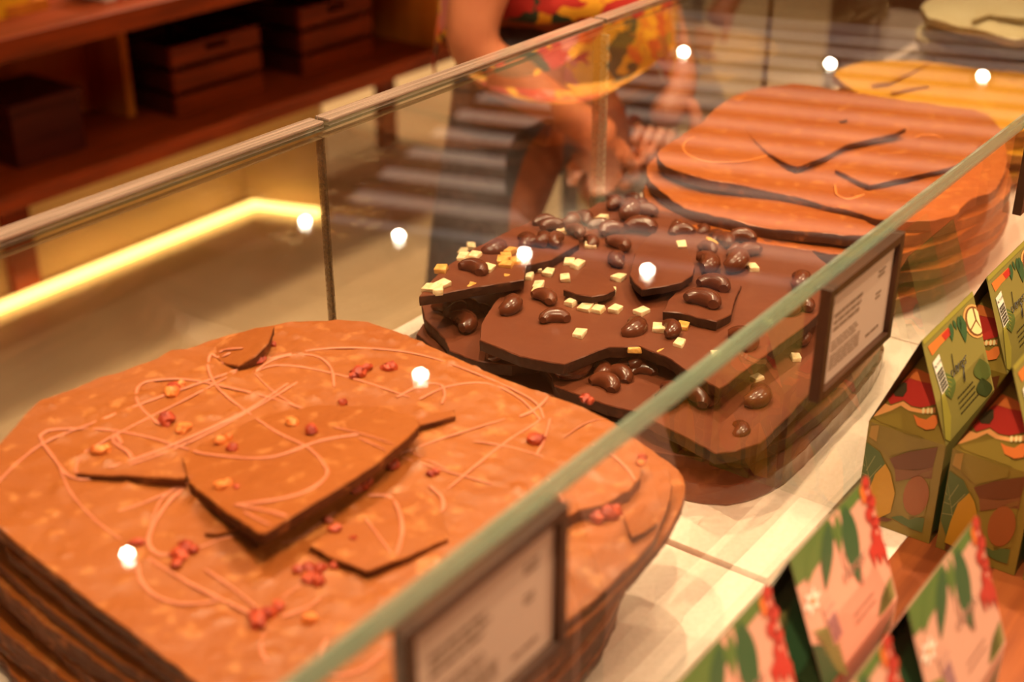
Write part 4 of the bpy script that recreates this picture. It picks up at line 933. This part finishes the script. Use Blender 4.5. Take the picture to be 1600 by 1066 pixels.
# slatted crates
def crate(x0, x1, y0, y1, z0, z1, label):
    r = tag(empty('wooden_crate', ((x0 + x1) / 2, (y0 + y1) / 2, z0)), label, 'crate', 'slatted crates on the lower shelf'); h = (z1 - z0); t = .012
    for k in range(3):
        a, b = z0 + h * k / 3 + .0, z0 + h * (k + 1) / 3 - .014
        if k == 2:
            xc = (x0 + x1) / 2; bm = bmesh.new()
            add_box(bm, (x0, y0, a), (xc - .035, y0 + t, b)); add_box(bm, (xc + .035, y0, a), (x1, y0 + t, b)); add_box(bm, (xc - .035, y0, a), (xc + .035, y0 + t, a + (b - a) * .45)); add_box(bm, (xc - .035, y0, a + (b - a) * .8), (xc + .035, y0 + t, b))
            shift(bm, -r.location); tag(obj('slat', bm, MT['wood_shelf'], r), 'slat with a dark hand hole')
        else: part('slat', (x0, y0, a), (x1, y0 + t, b), MT['wood_shelf'], r, .001)
        part('slat', (x0, y0 + t, a), (x0 + t, y1 - t, b), MT['wood_dark'], r, .001); part('slat', (x1 - t, y0 + t, a), (x1, y1 - t, b), MT['wood_dark'], r, .001); part('slat', (x0, y1 - t, a), (x1, y1, b), MT['wood_dark'], r, .001)
    for x, y in ((x0 + t, y0 + t), (x1 - t - .018, y0 + t), (x0 + t, y1 - t - .018), (x1 - t - .018, y1 - t - .018)): part('corner_post', (x, y, z0), (x + .018, y + .018, z1 - .014), MT['wood_dark'], r)
    part('base', (x0 + t, y0 + t, z0 + .004), (x1 - t, y1 - t, z0 + .014), MT['wood_dark'], r)
crate(2.005, 2.285, 2.47, 2.80, -.395, -.215, 'slatted wooden crate with hand hole on lower shelf, left of another crate')
crate(2.43, 2.70, 2.47, 2.80, -.395, -.205, 'slatted wooden crate on lower shelf nearest the person in floral shirt')
bx = tag(empty('wooden_box', (1.65, 2.56, -.395)), 'closed dark red wooden box on the lower shelf, far left', 'box')
part('box_body', (1.565, 2.47, -.395), (1.742, 2.65, -.275), MT['wood_dark'], bx, .003); part('lid', (1.560, 2.465, -.275), (1.747, 2.655, -.255), MT['wood_dark'], bx, .003)
# things on the upper board
yb = tag(empty('yellow_board', (1.655, 2.47, -.072)), 'tilted yellow card at the upper left corner on the upper shelf', 'card')
b = box((-.09, -.012, 0), (.045, .012, .20), .002); b.transform(Matrix.Rotation(math.radians(-38), 4, 'Y')); shift(b, Vector((.0, 0, .03))); obj('board', b, MT['yellow'], yb)
part('stand', (1.59, 2.455, -.072), (1.69, 2.485, -.05), MT['wood_light'], yb)
for i, (x, w, lab) in enumerate(((1.79, .115, 'pale red-striped packet on the upper shelf, left of two alike'), (1.925, .11, 'white red-striped packet on the upper shelf, right of two alike'))):
    r = tag(empty('striped_packet', (x, 2.44, -.072)), lab, 'packet', 'striped packets on the upper shelf')
    pb = part('packet_body', (x, 2.40, -.072), (x + w, 2.50, .03), INK['white'], r, .004)
    for u, c in ((.3, 'red'), (.5, 'green'), (.72, 'scarlet'), (.93, 'green')): part('stripe', (x + w * u, 2.3992, -.07), (x + w * (u + .09), 2.3999, .028), INK[c], r).parent = pb
r = tag(empty('wooden_tray', (1.62, 2.72, -.072)), 'low wooden tray on the upper shelf behind the yellow card', 'tray')
part('tray_base', (1.50, 2.62, -.072), (1.80, 2.82, -.06), MT['wood_light'], r, .002); part('tray_rim', (1.50, 2.60, -.072), (1.80, 2.62, -.03), MT['wood_shelf'], r, .002)
# dark cabinet and grey-topped table on the far right
cb = tag(empty('wooden_cabinet', (3.9, 1.5, FLZ)), 'dark brown wooden cabinet behind the white chocolate stack', 'cabinet')
c0 = on_dist((1292, 60), 3.6); cl = cb.location = Vector((c0.x, c0.y - .35, FLZ))
part('cabinet_body', (c0.x, c0.y - .95, FLZ), (c0.x + .4, c0.y, -.12), MT['wood_dark'], cb, .004); part('cabinet_top', (c0.x - .01, c0.y - .96, -.12), (c0.x + .41, c0.y + .01, -.09), MT['wood_shelf'], cb, .004)
for k in range(2): part('door', (c0.x - .016, c0.y - .94 + .47 * k, FLZ + .06), (c0.x, c0.y - .5 + .47 * k, -.15), MT['wood_dark'], cb, .003)
t0 = on_dist((1075, 150), 2.7); tb = tag(empty('side_table', (t0.x, t0.y, FLZ)), 'low pale table with grey top beyond the case, right of the person in floral shirt', 'table')
def ptz(s, d, z): return Vector((t0.x, t0.y, 0)) + RT * s + FH * d + Vector((0, 0, z))
def obox(name, s0, s1, d0, d1, z0, z1, m, par):
    bm = bmesh.new(); vs = [bm.verts.new(ptz(s, d, z) - par.location) for z in (z0, z1) for s, d in ((s0, d0), (s1, d0), (s1, d1), (s0, d1))]
    for q in ((0, 1, 2, 3), (4, 5, 6, 7), (0, 1, 5, 4), (1, 2, 6, 5), (2, 3, 7, 6), (3, 0, 4, 7)): bm.faces.new([vs[i] for i in q])
    return obj(name, bm, m, par)
TZ = on_dist((1075, 150), 2.7).z
obox('table_top', -.22, .075, -.03, .22, TZ - .02, TZ, MT['grey'], tb)
for s in (-.21, .03):
    for d_ in (-.02, .17): obox('leg', s, s + .03, d_, d_ + .03, FLZ, TZ - .02, MT['cream'], tb)
obox('cabinet_panel', -.18, .03, 0, .18, FLZ + .1, TZ - .02, MT['cream'], tb)

# ================================================================== PEOPLE
def skin_mesh(name, verts, edges, root, m, par, sub=2):
    me = bpy.data.meshes.new(name); me.from_pydata([v[:3] for v in verts], edges, []); o = bpy.data.objects.new(name, me); COL.objects.link(o); o.parent = par
    md = o.modifiers.new('skin', 'SKIN'); md.use_smooth_shade = True; md.branch_smoothing = .3
    sv = me.skin_vertices[0].data
    for i, v in enumerate(verts):
        sv[i].radius = (v[3], v[4] if len(v) > 4 else v[3]); sv[i].use_root = i == root
    s = o.modifiers.new('sub', 'SUBSURF'); s.levels = sub; s.render_levels = sub
    me.materials.append(m); return o
def person(label, base, facing, pose):
    r = tag(empty('person', base, facing), label, 'person')
    V, E_ = [], []
    idx = {}
    def add(k, p, rad, frm=None, r2=None):
        idx[k] = len(V); V.append((p[0], p[1], p[2], rad) + ((r2,) if r2 else ()))
        if frm: E_.append((idx[frm], idx[k]))
    J = pose                                             # local frame: x forward, y left, z up from the floor
    add('pelvis', (0, 0, .93), .125); add('waist', (0, 0, 1.07), .118, 'pelvis'); add('chest', (.0, 0, 1.24), .135, 'waist'); add('neckbase', (.01, 0, 1.36), .085, 'chest')
    add('neck', (.03, 0, 1.42), .055, 'neckbase'); add('jaw', (.06+.02, 0, 1.48), .068, 'neck'); add('skull', (.06, 0, 1.56), .088, 'jaw'); add('crown', (.05, 0, 1.62), .055, 'skull')
    for s, y in (('L', 1), ('R', -1)):
        add('sh' + s, (0, y * .17, 1.33), .062, 'neckbase'); add('el' + s, J['el' + s], .043, 'sh' + s); add('fm' + s, Vector(J['el' + s]).lerp(Vector(J['wr' + s]), .35), .042, 'el' + s); add('wr' + s, J['wr' + s], .027, 'fm' + s)
        h = Vector(J['hd' + s]); add('pa' + s, Vector(J['wr' + s]).lerp(h, .5), .032, 'wr' + s); add('hd' + s, h, .030, 'pa' + s)
        add('hp' + s, (0, y * .09, .88), .095, 'pelvis'); add('kn' + s, J['kn' + s], .055, 'hp' + s); add('cf' + s, Vector(J['kn' + s]).lerp(Vector(J['an' + s]), .35) + Vector((-.015, 0, 0)), .052, 'kn' + s); add('an' + s, J['an' + s], .036, 'cf' + s)
        a = Vector(J['an' + s]); add('to' + s, a + Vector((.15, 0, -.05)), .03, 'an' + s)
    body = skin_mesh('body', V, E_, 0, MT['skin'], r)
    # fingers: short bent chains rooted in each palm
    for s in 'LR':
        w, h = Vector(J['wr' + s]), Vector(J['hd' + s]); d = (h - w).normalized(); side = d.cross(Vector((0, 0, 1))).normalized(); nrm = side.cross(d)
        bm = bmesh.new()
        for k, L_ in enumerate((.062, .072, .067, .052)):
            p = h + side * (-.027 + .018 * k) + d * .012
            add_tube(bm, spline([p, p + d * L_ * .45 - nrm * .008, p + d * L_ * .7 - nrm * .026, p + d * L_ * .66 - nrm * .045], 3), [.0092] * 4 + [.0085] * 3 + [.0075] * 3, 8)
        p = w.lerp(h, .45) + side * -.03
        add_tube(bm, spline([p, p + d * .03 - side * .022, p + d * .058 - side * .026 - nrm * .012], 4), [.011] * 5 + [.0095] * 4, 8)
        obj('fingers', bm, MT['skin'], body, smooth=True)
    # face and hair
    HO = Vector((.05, 0, -.10))
    bm = bmesh.new(); add_tube(bm, [(.098, 0, 1.655), (.118, 0, 1.622), (.100, 0, 1.612)], [.009, .014, .010], 8)
    for y in (-1, 1): add_tube(bm, [(-.0, y * .085, 1.665), (.008, y * .092, 1.64), (.01, y * .084, 1.615)], [.012, .014, .009], 8)
    shift(bm, HO); obj('nose_and_ears', bm, MT['skin'], body, smooth=True)
    bm = bmesh.new()
    for y in (-.032, .032):
        b2 = bmesh.new(); bmesh.ops.create_icosphere(b2, subdivisions=2, radius=.011); shift(b2, Vector((.088, y, 1.66))); m_ = bpy.data.meshes.new('t'); b2.to_mesh(m_); b2.free(); bm.from_mesh(m_)
    shift(bm, HO); obj('eyes', bm, INK['black'], body, smooth=True)
    bm = bmesh.new(); add_tube(bm, [(.086, -.026, 1.585), (.097, 0, 1.583), (.086, .026, 1.585)], [.004, .008, .004], 8); shift(bm, HO); obj('mouth', bm, INK['tan'], body, smooth=True)
    bm = bmesh.new(); bmesh.ops.create_icosphere(bm, subdivisions=3, radius=.104)
    for v in bm.verts: v.co = Vector((v.co.x * 1.02 - .018, v.co.y * .95, v.co.z * 1.02 + 1.685)) + v.normal * .006 * noise.noise(v.co * 40)
    bmesh.ops.delete(bm, geom=[v for v in bm.verts if v.co.x > .03 and v.co.z < 1.715 or v.co.z < 1.60], context='VERTS'); shift(bm, HO); obj('hair', bm, MT['hair'], r, smooth=True)
    # trousers
    TV = [(0, 0, 1.05, .150, .150), (0, 0, .93, .158, .158)]; TE = [(0, 1)]
    for s, y in (('L', 1), ('R', -1)):
        k, a = Vector(J['kn' + s]), Vector(J['an' + s]); i = len(TV)
        TV += [(J['kn' + s][0] * .5, y * .085, .82, .105), tuple(Vector((J['kn' + s][0] * .6, y * .09, .82)).lerp(k, .5)) + (.09,), tuple(k) + (.082,), tuple(k.lerp(a, .5)) + (.072,), tuple(k.lerp(a, .93)) + (.066,)]
        TE += [(1, i)] + [(i + q, i + q + 1) for q in range(4)]
    t_ = skin_mesh('trousers', TV, TE, 1, MT['jeans'], r); tag(t_, 'grey denim trousers')
    # shoes
    for s in 'LR':
        a = Vector(J['an' + s]); bm = bmesh.new(); bmesh.ops.create_icosphere(bm, subdivisions=3, radius=1)
        for v in bm.verts: v.co = Vector((a.x + .07 + v.co.x * .145, a.y + v.co.y * .048, max(.0, .045 + v.co.z * (.055 - .015 * v.co.x))))
        obj('shoe', bm, MT['shoe'], r, smooth=True)
    # loose shirt: torso shell with a hem higher over the hips, plus short sleeves
    bm = bmesh.new(); rings = []; n = 40
    for j in range(15):
        t = j / 14; R_ = []
        for i in range(n):
            a = 2 * PI * i / n
            hem = .875 + .15 * abs(math.sin(a)) ** 1.3 + .012 * math.sin(5 * a)
            z = hem + (1.435 - hem) * t
            if t < .86: rx, ry = (.205 - .03 * math.sin(t * PI)), .195 - .015 * math.sin(t * PI)
            else: u = (t - .86) / .14; rx, ry = .175 - .085 * u ** 1.3, .188 - .10 * u ** 1.6
            k = 1 + .03 * math.sin(7 * a + 3 * t) * (1 - t)
            R_.append(bm.verts.new((math.cos(a) * rx * k + .01, math.sin(a) * ry * k, z)))
        rings.append(R_)
    for j in range(14):
        for i in range(n): bm.faces.new((rings[j][i], rings[j][(i + 1) % n], rings[j + 1][(i + 1) % n], rings[j + 1][i]))
    for s, y in (('L', 1), ('R', -1)):
        a, e = Vector((0, y * .14, 1.33)), Vector(J['el' + s]); add_tube(bm, [a, a.lerp(e, .2), a.lerp(e, .4), a.lerp(e, .55)], [.085, .088, .082, .085], 16, cap=False)
    o = obj('shirt', bm, MT['floral'], r, smooth=True); sd = o.modifiers.new('thick', 'SOLIDIFY'); sd.thickness = .003; tag(o, 'yellow shirt with red flowers and green leaves')
    return r
fa = math.atan2(RT.y, RT.x)
b1 = on_dist((858, 130), 2.15)
person('person in floral yellow shirt and grey jeans standing with hands together beyond the case', (b1.x, b1.y, FLZ), fa - .18,
       dict(elR=(-.085, -.25, .985), wrR=(.07, -.19, .87), hdR=(.125, -.175, .83), elL=(.13, .22, 1.00), wrL=(.22, -.02, .885), hdL=(.19, -.105, .84), knL=(.20, .10, .49), anL=(.24, .11, .085), knR=(-.12, -.10, .49), anR=(-.14, -.11, .085)))
b2 = on_dist((985, 90), 3.2)
person('person in floral shirt mostly hidden behind another, bare arm bent above the grey table', (b2.x, b2.y, FLZ), math.atan2(-FH.y, -FH.x),
       dict(elL=(.02, .30, 1.00), wrL=(.14, .205, .79), hdL=(.16, .165, .74), elR=(.0, -.25, 1.12), wrR=(.08, -.24, .90), hdR=(.10, -.235, .83), knL=(.0, .09, .49), anL=(-.02, .10, .085), knR=(.0, -.09, .49), anR=(-.02, -.10, .085)))

# ================================================================== LIGHT AND VIEW
w = bpy.data.worlds.new('world'); S.world = w; w.use_nodes = True
w.node_tree.nodes['Background'].inputs['Color'].default_value = (1, .80, .58, 1); w.node_tree.nodes['Background'].inputs['Strength'].default_value = .0
def area(x, y, z, sx, sy, watts, col, rot=(0, 0, 0)):
    l = bpy.data.lights.new('area_light', 'AREA'); l.shape = 'RECTANGLE'; l.size = sx; l.size_y = sy; l.energy = watts; l.color = col
    o = bpy.data.objects.new('area_light', l); COL.objects.link(o); o.location = (x, y, z); o.rotation_euler = rot
area(.9, .3, CEZ - .02, 3.0, 1.2, 14, (1, .78, .48))  # soft overhead fill, added without a lamp fitting
vs_ = S.view_settings; S.display_settings.display_device = 'sRGB'
vs_.view_transform = 'Standard'; vs_.look = 'None'; vs_.exposure = 1.28; vs_.gamma = 1.0; vs_.use_curve_mapping = False
S.cycles.use_denoising = True; S.cycles.max_bounces = 12; S.cycles.transparent_max_bounces = 24; S.cycles.caustics_reflective = False; S.cycles.caustics_refractive = False
